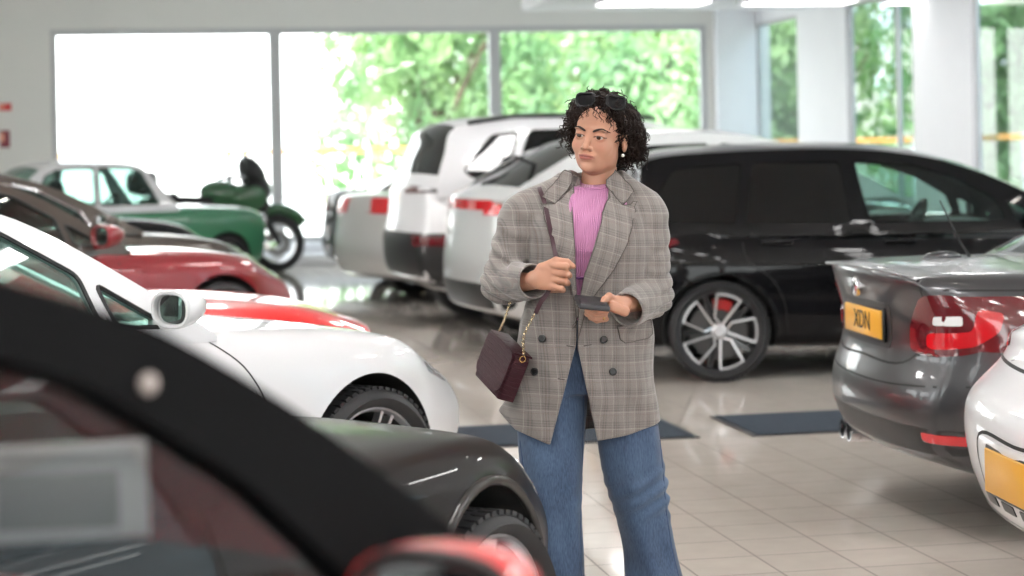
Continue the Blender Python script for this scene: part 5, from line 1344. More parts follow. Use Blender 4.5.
# eyebrows: short dense hair following the brow ridge
HB = BVHTree.FromPolygons([tuple(v) for v in hv.tolist()], hf.tolist())
for sg in (-1, 1):
    pts = []
    for (bx, bz) in ((.0115, .0215), (.017, .0245), (.027, .0290), (.038, .0315), (.047, .0290), (.0535, .0235)):
        h = HB.ray_cast(Vector((sg*bx, -.3, bz)), Vector((0, 1, 0)), 1)[0]; pts.append(HM @ (h+Vector((0, .0006, 0))))
    b = bmesh.new(); c = catmull(pts, 4); n = len(c)-1; bm_tube(b, c, [.0038*(.5+.5*min(1, k/3))*(1-.75*(k/n)**2.2) for k in range(n+1)], 8); from_bm('eyebrow', b, mat('brow_hair', (.018, .009, .006, 1), .8), woman, 180)
# pearl earring under the visible ear
b = bmesh.new(); bm_ball(b, HM @ Vector((.0755, .008, -.0400)), (.0052,)*3); from_bm('earring', b, mat('pearl', (.85, .84, .80, 1), .15, coat=1), woman, 180)
# ---- cloth
def tweed(nm='checked_wool', tilt=.04):
    m = mat(nm, (.3, .27, .24, 1), .85, sheen=.3); b = m.node_tree.nodes['Principled BSDF']
    tc = N(m, 'ShaderNodeTexCoord'); sp = N(m, 'ShaderNodeSeparateXYZ'); LK(m, tc.outputs['Object'], sp.inputs[0])
    def math_(op, a, b_=None):
        n = N(m, 'ShaderNodeMath'); n.operation = op
        for i, v in enumerate((a, b_)):
            if v is None: continue
            if isinstance(v, (int, float)): n.inputs[i].default_value = v
            else: LK(m, v, n.inputs[i])
        return n.outputs[0]
    # horizontal coordinate wraps round the body
    hx = math_('ADD', math_('ADD', sp.outputs['X'], math_('MULTIPLY', sp.outputs['Y'], .6)), math_('MULTIPLY', sp.outputs['Z'], -tilt+.04)); hz = math_('ADD', sp.outputs['Z'], math_('MULTIPLY', sp.outputs['X'], tilt))
    def lines(c, per, w, ph=0):
        f = math_('FRACT', math_('ADD', math_('DIVIDE', c, per), ph)); return math_('LESS_THAN', math_('ABSOLUTE', math_('SUBTRACT', f, .5)), w/per/2)
    def fine(c, per): return math_('ADD', math_('MULTIPLY', math_('SINE', math_('MULTIPLY', c, 6.2832/per)), .5), .5)
    def band(c, per, ph):   # glen check: groups of fine stripes
        f = math_('FRACT', math_('ADD', math_('DIVIDE', c, per), ph)); return math_('LESS_THAN', f, .42)
    gx = math_('MULTIPLY', band(hx, .040, 0), fine(hx, .0072)); gz = math_('MULTIPLY', band(hz, .048, .3), fine(hz, .0072))
    dark = math_('ADD', gx, gz)
    nz = N(m, 'ShaderNodeTexNoise'); nz.inputs['Scale'].default_value = 700; nz.inputs['Detail'].default_value = 2; LK(m, tc.outputs['Object'], nz.inputs['Vector'])
    cr = N(m, 'ShaderNodeMixRGB'); cr.inputs[1].default_value = (.188, .168, .156, 1); cr.inputs[2].default_value = (.100, .090, .086, 1); LK(m, math_('MULTIPLY', dark, .5), cr.inputs[0])
    c2 = N(m, 'ShaderNodeMixRGB'); c2.inputs[2].default_value = (.33, .305, .28, 1); LK(m, cr.outputs[0], c2.inputs[1])
    LK(m, math_('MULTIPLY', math_('MAXIMUM', lines(hx, .040, .0016, .62), lines(hz, .048, .0018, .85)), .5), c2.inputs[0])
    c4 = N(m, 'ShaderNodeMixRGB'); c4.inputs[2].default_value = (.15, .085, .068, 1); LK(m, c2.outputs[0], c4.inputs[1])
    LK(m, math_('MULTIPLY', math_('MAXIMUM', lines(hx, .040, .0014, .3), lines(hz, .048, .0014, .02)), .35), c4.inputs[0])
    c3 = N(m, 'ShaderNodeMixRGB'); c3.blend_type = 'OVERLAY'; c3.inputs[0].default_value = .5; LK(m, c4.outputs[0], c3.inputs[1]); LK(m, nz.outputs['Fac'], c3.inputs[2])
    LK(m, c3.outputs[0], b.inputs['Base Color'])
    bp = N(m, 'ShaderNodeBump'); bp.inputs['Strength'].default_value = .35; bp.inputs['Distance'].default_value = .001; LK(m, nz.outputs['Fac'], bp.inputs['Height']); LK(m, bp.outputs[0], b.inputs['Normal'])
    return m
TWEED = tweed(); TWEED2 = tweed('checked_wool_lapel', .33); LINING = mat('dark_lining', (.02, .018, .02, 1), .7)
def PX(pts, dy=-.14): return [(wp(x, y, dy)[0], wp(x, y, dy)[2]) for x, y in pts]
def poly_sd(X, Z, poly):
    """signed distance to a polygon in the x-z plane"""
    d = np.full(X.shape, 1e9); ins = np.zeros(X.shape, bool); n = len(poly)
    for i in range(n):
        (x0, z0), (x1, z1) = poly[i], poly[(i+1) % n]; ex_, ez_ = x1-x0, z1-z0
        t = np.clip(((X-x0)*ex_+(Z-z0)*ez_)/(ex_*ex_+ez_*ez_+1e-12), 0, 1)
        d = np.minimum(d, (X-x0-t*ex_)**2+(Z-z0-t*ez_)**2)
        c = (z0 > Z) != (z1 > Z); ins ^= c & (X < (x1-x0)*(Z-z0)/(z1-z0+1e-12)+x0)
    d = np.sqrt(d); return np.where(ins, -d, d)
VOPEN = PX([(568, 150), (573.5, 180), (574.5, 230), (576, 290), (577.2, 330), (576.5, 347), (549.5, 452), (600, 452), (578.2, 349), (578.4, 325), (580, 300), (585, 276), (595, 245), (606, 205), (616, 172), (622, 150)], -.145)
TW = [(.64, -.038, .045, .247, .142), (.70, -.034, .040, .239, .142), (.80, -.028, .030, .222, .140), (.92, -.020, .025, .205, .130), (1.02, -.008, .022, .190, .128), (1.12, .004, .02, .180, .130), (1.22, .006, .015, .186, .134), (1.28, .006, .020, .188, .124), (1.335, .006, .030, .170, .102), (1.375, .008, .040, .125, .080), (1.41, .012, .05, .085, .068), (1.425, .012, .05, .075, .065)]
HEMP = PX([(440, 120), (480, 402), (494, 413), (515, 432), (551, 446), (597, 441.5), (630, 436), (661, 427), (700, 418), (700, 120)], -.10)
def blazer(X, Y, Z):
    # soft folds
    fx = .0035*noise3(X, Y, Z, 22, 1)+.0016*noise3(X, Y, Z, 60, 4)
    fx = fx+.0035*np.sin((X*1.0+Z*.35)*58+noise3(X, Y, Z, 9, 8)*1.5)*np.exp(-((Z-.86)/.2)**2)
    d = stack(X, Y, Z, TW, 2.3)+fx
    d = smin(d, cap(X, Y, Z, wp(572, 186, .045), wp(529, 208, .03), .044, .056), .045)
    d = smin(d, cap(X, Y, Z, wp(618, 186, .045), wp(644, 207, .03), .044, .056), .045)
    d = smax(d, poly_sd(X, Z, HEMP), .004)
    d = smax(d, -np.where(Y < .0, poly_sd(X, Z, VOPEN), .2), .003)
    # neck hole
    d = smax(d, -cap(X, Y, Z, (NK.x, .040, 1.30), (NK.x-.004, -.01, 1.60), .068, .085), .006)
    # inner hollow below the waist and at the front, so the panels read as cloth
    inn = stack(X, Y, Z, [(z, cx, cy, a-.014, b-.014) for z, cx, cy, a, b in TW], 2.3)+fx
    d = np.maximum(d, -np.maximum(inn, Z-1.33)) 
    # sleeves
    for (S, E, C, sg) in ((wp(521, 217, .02), wp(502.5, 283, .0), wp(533.5, 281.5, -.140), -1), (wp(646.5, 217, .02), wp(651.5, 295, .0), wp(627, 310, -.150), 1)):
        s = smin(cap(X, Y, Z, S, E, .065, .057), cap(X, Y, Z, E, C, .059, .052), .022)
        dr = Vector(C)-Vector(E); dr.normalize(); h = (X-C[0])*dr.x+(Y-C[1])*dr.y+(Z-C[2])*dr.z
        s = smax(s, h, .004)
        s = smax(s, -cap(X, Y, Z, Vector(C)-dr*.05, Vector(C)+dr*.08, .044, .047), .003)
        # creases gathering at the elbow
        rx = (X-E[0])*.3+(Z-E[2])*1.0-(Y-E[1])*.5
        near = np.exp(-(((X-E[0])**2+(Y-E[1])**2+(Z-E[2])**2)/.011))
        s = s+.0065*near*np.sin(rx*165+sg)+.003*np.exp(-(((Z-(E[2]+.15))/.09)**2))*np.sin(rx*95+1.5*noise3(X, Y, Z, 14, 3))
        # seam line where the sleeve joins the body
        d = smin(d, s, .012)
    return d
bv, bf = grid_mesh(blazer, (-.345, -.24, .63), (.285, .215, 1.47), .0036)
blz = np_mesh('blazer', bv, bf, [TWEED, LINING], woman)
BT = BVHTree.FromPolygons([tuple(v) for v in bv.tolist()], bf.tolist())
EDGE = mat('edge_shade_wool', (.085, .072, .066, 1), .9)  # darker wool tone, shade put into the colour along cloth edges
def drape(name, px, m, parent, off=.004, th=.005, dy=-.145, grid=.011, curl=0.0, bt=None, rnd=0, edge=None):
    """cloth piece with thickness laid on the blazer front; outline in the picture plane at depth dy"""
    poly = [Vector(q) for q in PX(px, dy)]
    if rnd: poly = round_poly(poly, rnd)
    V2, T = tri2d(resample(poly, grid), (), grid); V = []
    for v in V2:
        h = (bt or BT).ray_cast(Vector((v.x, -1, v.y)), Vector((0, 1, 0)), 3)
        y = h[0].y if h[0] is not None and h[0].y < .02 else None; V.append([v.x, y, v.y])
    known = [q for q in V if q[1] is not None]
    for q in V:
        if q[1] is None: q[1] = min(known, key=lambda k: (k[0]-q[0])**2+(k[2]-q[2])**2)[1]
    # smooth depths
    nb = {i: set() for i in range(len(V))}
    for t in T:
        for i in range(3): nb[t[i]] |= {t[(i+1) % 3], t[(i+2) % 3]}
    for _ in range(5):
        ys = [(q[1]*.4+.6*sum(V[j][1] for j in nb[i])/len(nb[i])) if nb[i] else q[1] for i, q in enumerate(V)]
        for q, y in zip(V, ys): q[1] = y
    V = [Vector(q) for q in V]; T = [t if (V[t[1]]-V[t[0]]).cross(V[t[2]]-V[t[0]]).y < 0 else tuple(reversed(t)) for t in T]
    nr = [Vector((0, 0, 0)) for _ in V]
    for t in T:
        q = (V[t[1]]-V[t[0]]).cross(V[t[2]]-V[t[0]])
        for i in t: nr[i] += q
    nr = [q.normalized() if q.length else Vector((0, -1, 0)) for q in nr]
    A, B = thicken([v+q*off for v, q in zip(V, nr)], T, nr, th)
    o = from_py(name, A, B, m, parent, 40)
    n0 = len(resample(poly, grid)); b = bmesh.new(); bm_tube(b, [V[i]+nr[i]*(off+.0002) for i in range(n0)], .0013, 5, closed=True); from_bm('edge_shade_line', b, EDGE, o, 60)  # thin dark line added round the outline to imitate its edge shadow
    return o
drape('lapel', [(574, 186), (556.5, 207.5), (542, 205.5), (545.5, 222), (551, 238), (562, 262), (571, 285), (576.5, 312), (577.2, 330), (576.5, 290), (575, 240), (574.3, 205)], TWEED2, blz, .013, .007)
drape('lapel', [(610, 190), (623.5, 208), (639.5, 204.5), (636, 222), (628, 243), (614, 270), (598, 292), (586, 313), (578.6, 340), (578.6, 325), (580, 302), (585, 277), (596, 246), (605, 212)], TWEED2, blz, .013, .007)
drape('collar', [(567, 172), (552, 190), (546, 199), (557, 206), (574, 186), (574, 176)], TWEED2, blz, .018, .007)
drape('collar', [(617, 170), (629, 183), (636, 195), (623.5, 206), (610, 189), (612, 178)], TWEED2, blz, .018, .007)
drape('pocket_flap', [(618, 327), (653, 321.5), (654.5, 337), (650, 341), (626, 344.5), (621, 341)], TWEED, blz, .004, .004)
BUT = mat('black_button', (.012, .012, .013, 1), .3)
for (x_, y_) in ((543, 340.5), (604.5, 340.5), (535.5, 374), (613.5, 373)):
    q = Vector(wp(x_, y_, -.14)); h = BT.ray_cast(Vector((q.x, -1, q.z)), Vector((0, 1, 0)), 3)
    b = bmesh.new(); M = Matrix.Translation(h[0]+h[1]*.003) @ h[1].to_track_quat('Z', 'Y').to_matrix().to_4x4()
    bm_lathe(b, [(0, .003), (.0075, .003), (.0090, .0055), (.0112, .005), (.0118, .002), (.0112, -.002), (0, -.002)], 20, M)
    bmesh.ops.recalc_face_normals(b, faces=b.faces); from_bm('button', b, BUT, blz, 40)
b = bmesh.new(); rows_ = []
for k in range(33):
    a = math.radians(-38+256*k/32); ca_, sa_ = math.cos(a), math.sin(a); up_ = .010*sa_
    rows_.append([b.verts.new((NK.x-.004+r_*ca_, .040+r_*.93*sa_, z_+up_)) for r_, z_ in ((.057, 1.375), (.0605, 1.410), (.0625, 1.430), (.066, 1.434), (.071, 1.424), (.082, 1.402), (.096, 1.384), (.093, 1.380), (.078, 1.398), (.068, 1.414), (.064, 1.375))])
for k in range(32):
    for j in range(11): b.faces.new((rows_[k][j], rows_[k][(j+1) % 11], rows_[k+1][(j+1) % 11], rows_[k+1][j]))
b.faces.new(rows_[0]); b.faces.new(list(reversed(rows_[-1]))); bmesh.ops.recalc_face_normals(b, faces=b.faces); from_bm('collar', b, TWEED2, blz, 60)
b = bmesh.new()
for (x0, y0, x1, y1) in ((567, 347, 574, 348), (584, 347, 592, 346), (558, 380, 565, 381)):
    p0, p1 = Vector(wp(x0, y0, -.14)), Vector(wp(x1, y1, -.14)); h0 = BT.ray_cast(Vector((p0.x, -1, p0.z)), Vector((0, 1, 0)), 3); h1 = BT.ray_cast(Vector((p1.x, -1, p1.z)), Vector((0, 1, 0)), 3)
    if h0[0] and h1[0]: bm_tube(b, [h0[0], (h0[0]+h1[0])/2+Vector((0, -.001, 0)), h1[0]], .0016, 6)
from_bm('buttonhole', b, mat('dark_thread', (.06, .05, .045, 1), .8), blz, 60)
# ---- pink ribbed top
def rib():
    m = mat('pink_rib_knit', (.52, .21, .40, 1), .8, sheen=.2); b = m.node_tree.nodes['Principled BSDF']
    tc = N(m, 'ShaderNodeTexCoord'); w = N(m, 'ShaderNodeTexWave'); w.bands_direction = 'X'; w.inputs['Scale'].default_value = 52; w.inputs['Distortion'].default_value = .15; LK(m, tc.outputs['Object'], w.inputs['Vector'])
    bp = N(m, 'ShaderNodeBump'); bp.inputs['Strength'].default_value = .9; bp.inputs['Distance'].default_value = .003; LK(m, w.outputs['Fac'], bp.inputs['Height']); LK(m, bp.outputs[0], b.inputs['Normal'])
    return m
PINK = rib()
def topf(X, Y, Z):
    d = stack(X, Y, Z, [(.96, 0, .02, .115, .08), (1.04, 0, .018, .130, .100), (1.2, .003, .008, .160, .122), (1.30, .004, .012, .160, .112), (1.36, .004, .028, .140, .085), (1.402, .006, .042, .075, .062)], 2.3)
    d = smin(d, cap(X, Y, Z, (NK.x-.002, .048, 1.34), (NK.x-.008, .030, 1.408), .062, .0575), .022)
    pl = (Z-wp(590, 186, 0)[2])-(X-NK.x)*.05-(Y+.02)*.22
    d = np.where(Z < 1.34, np.maximum(d, stack(X, Y, Z, TW, 2.3)+np.interp(Z, [1.05, 1.2, 1.32], [.024, .014, -.06])), d)
    return smax(d, pl, .004)
tv, tf = grid_mesh(topf, (-.18, -.16, .86), (.2, .16, 1.46), .0045)
tp = np_mesh('ribbed_top', tv, tf, PINK, woman)
b = bmesh.new(); ring = []
TB = BVHTree.FromPolygons([tuple(v) for v in tv.tolist()], tf.tolist())
for k in range(40):
    a = 2*math.pi*k/40; c = Vector((NK.x-.005, .035, 0)); dr = Vector((math.cos(a), math.sin(a), 0)); r = .0575
    zz = wp(590, 187, 0)[2]+(c.x+dr.x*r-NK.x)*.05+(c.y+dr.y*r+.02)*.22; p0 = c+Vector((0, 0, zz-.004))
    h = TB.ray_cast(p0+dr*.3, -dr, .5); ring.append((h[0] if h[0] is not None else p0+dr*r))
bm_tube(b, ring, .0042, 8, closed=True); from_bm('neck_band', b, PINK, tp, 60)
q0, q1 = wp(574, 278.5, -.14), wp(584, 279.5, -.14)
b = bmesh.new(); h = TB.ray_cast(Vector((q0[0], -1, q0[2])), Vector((0, 1, 0)), 3); bm_tube(b, [Vector((q0[0]-.02, h[0].y-.004, q0[2])), Vector((q1[0]+.02, h[0].y-.006, q1[2]))], .0035, 8)
from_bm('waist_tie', b, mat('purple_cord', (.20, .06, .22, 1), .7), tp, 60)
# ---- jeans
def denim():
    m = mat('blue_denim', (.06, .13, .27, 1), .85, sheen=.15); b = m.node_tree.nodes['Principled BSDF']
    tc = N(m, 'ShaderNodeTexCoord'); mp = N(m, 'ShaderNodeMapping'); mp.inputs['Scale'].default_value = (60, 60, 9); LK(m, tc.outputs['Object'], mp.inputs[0])
    n1 = N(m, 'ShaderNodeTexNoise'); n1.inputs['Scale'].default_value = 6; n1.inputs['Detail'].default_value = 6; LK(m, mp.outputs[0], n1.inputs['Vector'])
    n2 = N(m, 'ShaderNodeTexNoise'); n2.inputs['Scale'].default_value = 5; n2.inputs['Detail'].default_value = 3; LK(m, tc.outputs['Object'], n2.inputs['Vector'])
    mx = N(m, 'ShaderNodeMixRGB'); mx.inputs[0].default_value = .5; LK(m, n1.outputs['Fac'], mx.inputs[1]); LK(m, n2.outputs['Fac'], mx.inputs[2])
    cr = N(m, 'ShaderNodeValToRGB'); cr.color_ramp.elements[0].position = .36; cr.color_ramp.elements[0].color = (.017, .036, .078, 1); cr.color_ramp.elements[1].position = .66; cr.color_ramp.elements[1].color = (.072, .120, .205, 1)
    LK(m, mx.outputs[0], cr.inputs[0]); LK(m, cr.outputs[0], b.inputs['Base Color'])
    bp = N(m, 'ShaderNodeBump'); bp.inputs['Strength'].default_value = .25; bp.inputs['Distance'].default_value = .0015; LK(m, n1.outputs['Fac'], bp.inputs['Height']); LK(m, bp.outputs[0], b.inputs['Normal'])
    return m
DEN = denim()
def leg_rows(pts):
    rows = []
    for (x0, x1, y, cy, b_) in pts:
        a, c = wp(x0, y, cy), wp(x1, y, cy); rows.append((a[2], (a[0]+c[0])/2, cy, (c[0]-a[0])/2, b_))
    return rows
LL = leg_rows([(530, 586, 360, .03, .075), (524, 587, 385, .03, .085), (520, 587, 410, .025, .09), (517.5, 586, 440, .02, .092), (522, 584, 480, .0, .088), (525, 582.5, 515, -.01, .082), (527, 583, 550, -.005, .086), (528, 587, 590, .0, .098), (524, 594, 632, .005, .118), (521, 599, 656, .005, .128)])
RL_ = leg_rows([(588, 645, 360, .03, .075), (589, 652, 385, .03, .085), (592, 657, 410, .03, .09), (597, 660, 440, .03, .093), (605, 665, 480, .03, .09), (615, 668, 515, .04, .084), (623, 674, 550, .05, .09), (627, 685, 590, .05, .105), (628, 700, 632, .05, .124), (628, 708, 656, .05, .134)])
def jeans(X, Y, Z):
    l = stack(X, Y, Z, LL, 2.1); r = stack(X, Y, Z, RL_, 2.1)
    for rows, q in ((LL, 0), (RL_, 1)): pass
    d = smin(l, r, .012)
    hip = stack(X, Y, Z, [(.80, .005, .025, .150, .092), (.86, .005, .025, .158, .095), (.95, .003, .02, .150, .098), (1.02, .0, .02, .135, .095)], 2.3)
    d = smin(d, hip, .03)
    f = .0045*np.sin(X*70+Z*16+2*noise3(X, Y, Z, 7, 5))*np.exp(-((Z-.36)/.28)**2)+.004*noise3(X, Y, Z*.35, 34, 12)
    kn = .006*np.exp(-((Z-.50)/.07)**2)*np.sin((Z*1.0-X*.55)*120)
    d = d+f+kn*np.clip((X-.02)*8, .25, 1)
    return np.where(Z > .70, np.maximum(d, stack(X, Y, Z, [(z, cx, cy, a-.026, b-.028) for z, cx, cy, a, b in [(.60, -.038, .045, .247, .142)]+TW], 2.3)), d)
jv, jf = grid_mesh(jeans, (-.28, -.17, .025), (.40, .24, 1.03), .0055)
jn = np_mesh('jeans', jv, jf, DEN, woman)
JB = BVHTree.FromPolygons([tuple(v) for v in jv.tolist()], jf.tolist())
b = bmesh.new()
for pts in ([(583, 395), (582.5, 440), (581.5, 480), (580, 520), (580.5, 570), (586, 620), (590, 648)], [(520, 440), (525.5, 480), (527.8, 520), (530, 560), (530, 600), (528, 645)], [(660, 440), (663.5, 480), (666.5, 515), (672, 550), (682, 590), (696, 630)]):
    out = []
    for k in range(len(pts)-1):
        for q in range(6):
            t = q/6; x_, y_ = pts[k][0]*(1-t)+pts[k+1][0]*t, pts[k][1]*(1-t)+pts[k+1][1]*t; w_ = wp(x_, y_, 0); h = JB.ray_cast(Vector((w_[0], -1, w_[2])), Vector((0, 1, 0)), 3)
            if h[0] is not None and h[0].y < .12: out.append(h[0]+Vector((0, -.0005, 0)))
    if len(out) > 3: bm_tube(b, out, .0016, 5)
from_bm('seam_stitching', b, mat('denim_seam', (.03, .06, .13, 1), .8), jn, 60)
# ---- ankle boots under the hems
def boots(X, Y, Z):
    d = None
    for (cx, cy, yaw) in ((LL_foot[0], LL_foot[1], -.25), (RL_foot[0], RL_foot[1], .30)):
        c, s = math.cos(yaw), math.sin(yaw); x = (X-cx)*c+(Y-cy)*s; y = -(X-cx)*s+(Y-cy)*c
        e = smin(ell(x, y, Z, (0, -.06, .035), (.043, .115, .040)), cap(x, y, Z, (0, .03, .05), (0, .03, .16), .042, .046), .03)
        e = smin(e, rbox(x, y, Z, Matrix.Translation((0, .05, .022)), (.032, .030, .022), .008), .01); e = smax(e, -Z+.004, .004)
        d = e if d is None else np.minimum(d, e)
    return d
LL_foot = (wp(561, 650, 0)[0], .0); RL_foot = (wp(668, 650, .05)[0], .05)
sv_, sf_ = grid_mesh(boots, (-.25, -.24, -.002), (.42, .2, .2), .007)
np_mesh('ankle_boots', sv_, sf_, mat('black_leather', (.02, .018, .018, 1), .35), woman)
# ---- hair
HAIR = mat('dark_curly_hair', (.012, .006, .0045, 1), .5, spec=.15)
blobs = [(600, 111, .035, 21), (606, 114, .06, 23), (616, 113, -.028, 8.5), (619.5, 122, -.020, 7), (621.5, 130, -.012, 5.5), (611, 106, -.035, 8), (622, 122, .065, 19), (630, 134, .06, 16), (634, 147, .06, 12.5), (628, 153, .065, 11), (616, 140, .09, 22), (602, 130, .10, 26), (581, 112, .035, 13), (589, 104, .02, 12), (577, 122, .045, 10), (574, 133, .055, 7), (576, 142, .06, 6), (604, 100, .0, 9), (614, 104, .0, 9)]
def hair_f(X, Y, Z):
    d = None
    for (x_, y_, dy, r) in blobs:
        c = wp(x_, y_, dy); r = r/341.0; e = np.sqrt((X-c[0])**2+(Y-c[1])**2+(Z-c[2])**2)-r; d = e if d is None else smin(d, e, .014)
    d = d+.0040*noise3(X, Y, Z, 190, 2)+.0035*noise3(X, Y, Z, 330, 6)
    # keep the face clear
    x = HI[0, 0]*X+HI[0, 1]*Y+HI[0, 2]*Z+HI[0, 3]; y = HI[1, 0]*X+HI[1, 1]*Y+HI[1, 2]*Z+HI[1, 3]; z = HI[2, 0]*X+HI[2, 1]*Y+HI[2, 2]*Z+HI[2, 3]
    fc = ell(x, y, z, (0, -.092, -.020), (.0585, .074, .090)); fc = smin(fc, ell(x, y, z, (.074, -.004, -.012), (.016, .028, .032)), .01)
    return smax(d, -fc, .006)
h0, h1 = wp(552, 176, 0), wp(656, 84, 0)
hv2, hf2 = grid_mesh(hair_f, (h0[0], -.12, h0[2]), (h1[0], .22, h1[2]), .0030)
hair = np_mesh('hair', hv2, hf2, HAIR, woman)
rg = random.Random(11); b = bmesh.new()
def curl(p, d, L, R, turns, r, ph):
    d = Vector(d).normalized(); a = d.orthogonal().normalized(); c = d.cross(a); n = int(turns*9)+2; pts = []
    for k in range(n):
        t = k/(n-1); sag = Vector((0, 0, -.35*L*t*t)); an = ph+turns*6.2832*t; rr = R*(.35+.65*t)
        pts.append(Vector(p)+d*L*t+sag+a*math.cos(an)*rr+c*math.sin(an)*rr)
    bm_tube(b, pts, [r*(1-.6*k/(n-1)) for k in range(n)], 5)
ks = list(range(len(hv2))); rg.shuffle(ks); cen = HM @ Vector((0, .02, .03)); cnt_ = 0
for k in ks:
    p = Vector(hv2[k]); 
    if p.y > .13: continue
    l = HM.inverted() @ p
    if l.y < -.02 and l.z < .035 and abs(l.x) < .075: continue
    o = (p-cen).normalized(); dn = Vector((0, 0, -1)); side = abs(o.z) < .6
    d = (o*.35+dn*(.9 if side else .25)+Vector((rg.gauss(0, .35), rg.gauss(0, .3), rg.gauss(0, .2)))).normalized()
    curl(p-o*.004, d, rg.uniform(.018, .034), rg.uniform(.0055, .0105), rg.uniform(1.0, 1.9), rg.uniform(.0017, .0028), rg.uniform(0, 6.3)); cnt_ += 1
    if cnt_ > 620: break
# loose curls: fringe, left side, top
for (x_, y_, dy, dx, dz, L, R) in [(583, 106, -.075, -.3, -1, .028, .006), (588, 105, -.08, -.1, -1, .026, .006), (594, 105, -.085, .1, -1, .028, .006), (600, 106, -.08, .25, -1, .032, .006), (606, 108, -.075, .35, -1, .040, .005), (609, 112, -.065, .2, -1, .036, .005), (578, 112, -.06, -.4, -1, .03, .006),
        (571, 114, -.02, -.7, -.6, .03, .007), (568, 120, -.01, -.8, -.6, .03, .008), (567, 127, .0, -.6, -.8, .032, .008), (565, 133, .01, -.5, -.8, .03, .008), (570, 138, .0, -.1, -1, .03, .007), (566, 138, .02, -.6, -.6, .028, .007), (563, 130, .02, -.8, -.3, .02, .007), (573, 143, .02, 0, -1, .02, .006),
        (596, 95, .0, -.3, .6, .016, .007), (602, 92, .0, .4, .6, .016, .007), (590, 94, .0, -.6, .5, .014, .006), (609, 95, .01, .8, .4, .016, .006), (597, 94, -.02, .1, .8, .015, .008),
        (640, 140, .03, .8, -.5, .022, .007), (642, 148, .03, .6, -.8, .02, .007), (636, 156, .03, .2, -1, .022, .006), (628, 160, .03, 0, -1, .018, .006), (644, 132, .04, .9, -.2, .016, .006), (636, 122, .03, .9, .1, .018, .007), (622, 158, .03, -.2, -1, .016, .005)]:
    for q in range(3):
        curl(wp(x_+rg.uniform(-2, 2), y_+rg.uniform(-2, 2), dy+rg.uniform(-.008, .008)), (dx+rg.uniform(-.2, .2), rg.uniform(-.25, .1), dz), L*rg.uniform(.8, 1.2), R*rg.uniform(.7, 1.1), rg.uniform(1.4, 2.4), rg.uniform(.0012, .0020), rg.uniform(0, 6.3))
from_bm('curls', b, HAIR, hair, 180)
# ---- sunglasses pushed up into the hair
sg_ = tag(empty('sunglasses', WO+Vector(wp(600, 100, -.06))), 'black sunglasses pushed up into the curly hair of the woman', 'sunglasses')
def rel(v): return Vector(v)-Vector(wp(600, 100, -.06))
GF = mat('glossy_black_frame', (.004, .004, .005, 1), .25, spec=.3); GL = mat('dark_lens', (.004, .004, .005, 1), .12, spec=.25)
def lens(cx, cy, dy, w, h, rot, yaw):
    M = Matrix.Translation(rel(wp(cx, cy, dy))) @ Matrix.Rotation(math.radians(rot), 4, 'Y') @ Matrix.Rotation(math.radians(yaw), 4, 'Z') @ Matrix.Rotation(math.radians(-28), 4, 'X')
    pl = round_poly([Vector((-w/2, h*.42)), Vector((w/2, h*.5)), Vector((w*.46, -h*.35)), Vector((w*.15, -h*.5)), Vector((-w*.2, -h*.5)), Vector((-w*.45, -h*.3))], .012, 5)
    b = bmesh.new(); bm_tube(b, [M @ Vector((p.x, -.001, p.y)) for p in pl], .0040, 8, closed=True)
    o = from_bm('lens_frame', b, GF, sg_, 60)
    V2, T = tri2d(pl); V = [M @ Vector((p.x, 0, p.y)) for p in V2]; nr = [(M.to_3x3() @ Vector((0, -1, 0)))]*len(V)
    A, B = thicken(V, [t if (V[t[1]]-V[t[0]]).cross(V[t[2]]-V[t[0]]).dot(nr[0]) > 0 else tuple(reversed(t)) for t in T], nr, .002); from_py('lens', A, B, GL, o)
    return M
lens(585, 100, -.060, .052, .046, 4, -16); lens(615.5, 102.5, -.062, .056, .044, 12, 12)
b = bmesh.new(); bm_tube(b, [rel(wp(593.5, 97.5, -.062)), rel(wp(600, 96, -.066)), rel(wp(607, 99, -.062))], .0026, 8)
from_bm('bridge', b, GF, sg_, 60)
for pts in ([(579, 95, -.045), (576, 102, .0), (577, 110, .05)], [(623.5, 103, -.04), (627, 108, .0), (626, 118, .05)]):
    b = bmesh.new(); bm_tube(b, [rel(wp(*p)) for p in pts], [.0026, .0022, .002], 8); from_bm('temple_arm', b, GF, sg_, 60)
# ---- phone
pc = Vector(wp(592, 303.2, -.235)); ph = tag(empty('phone', WO+pc), 'dark smartphone held flat in the hand of the woman', 'phone')
M = Matrix.Rotation(math.radians(7), 4, 'Y') @ Matrix.Rotation(math.radians(6), 4, 'Z') @ Matrix.Rotation(math.radians(7), 4, 'X')
b = bmesh.new(); bm_box(b, (0, 0, 0), (.086, .132, .0150), None, .004, 3); bmesh.ops.transform(b, matrix=M, verts=b.verts); from_bm('phone_case', b, mat('phone_case', (.03, .03, .035, 1), .4), ph, 50)
b = bmesh.new(); bm_box(b, (0, 0, .0078), (.076, .123, .001), None, .0004, 1); bmesh.ops.transform(b, matrix=M, verts=b.verts); from_bm('screen', b, mat('phone_screen', (.02, .02, .023, 1), .35), ph, 50)
# ring
b = bmesh.new(); p = Vector(wp(603, 316.5, -.199)); d = (Vector(wp(594, 317.5, -.206))-Vector(wp(604.5, 317, -.196))).normalized(); bm_lathe(b, [(.0088, -.002), (.0106, -.002), (.0106, .002), (.0088, .002)], 20, Matrix.Translation(p) @ d.to_track_quat('Z', 'Y').to_matrix().to_4x4(), closed=True)
from_bm('gold_ring', b, mat('gold', (.75, .50, .20, 1), .2, 1), woman, 40)
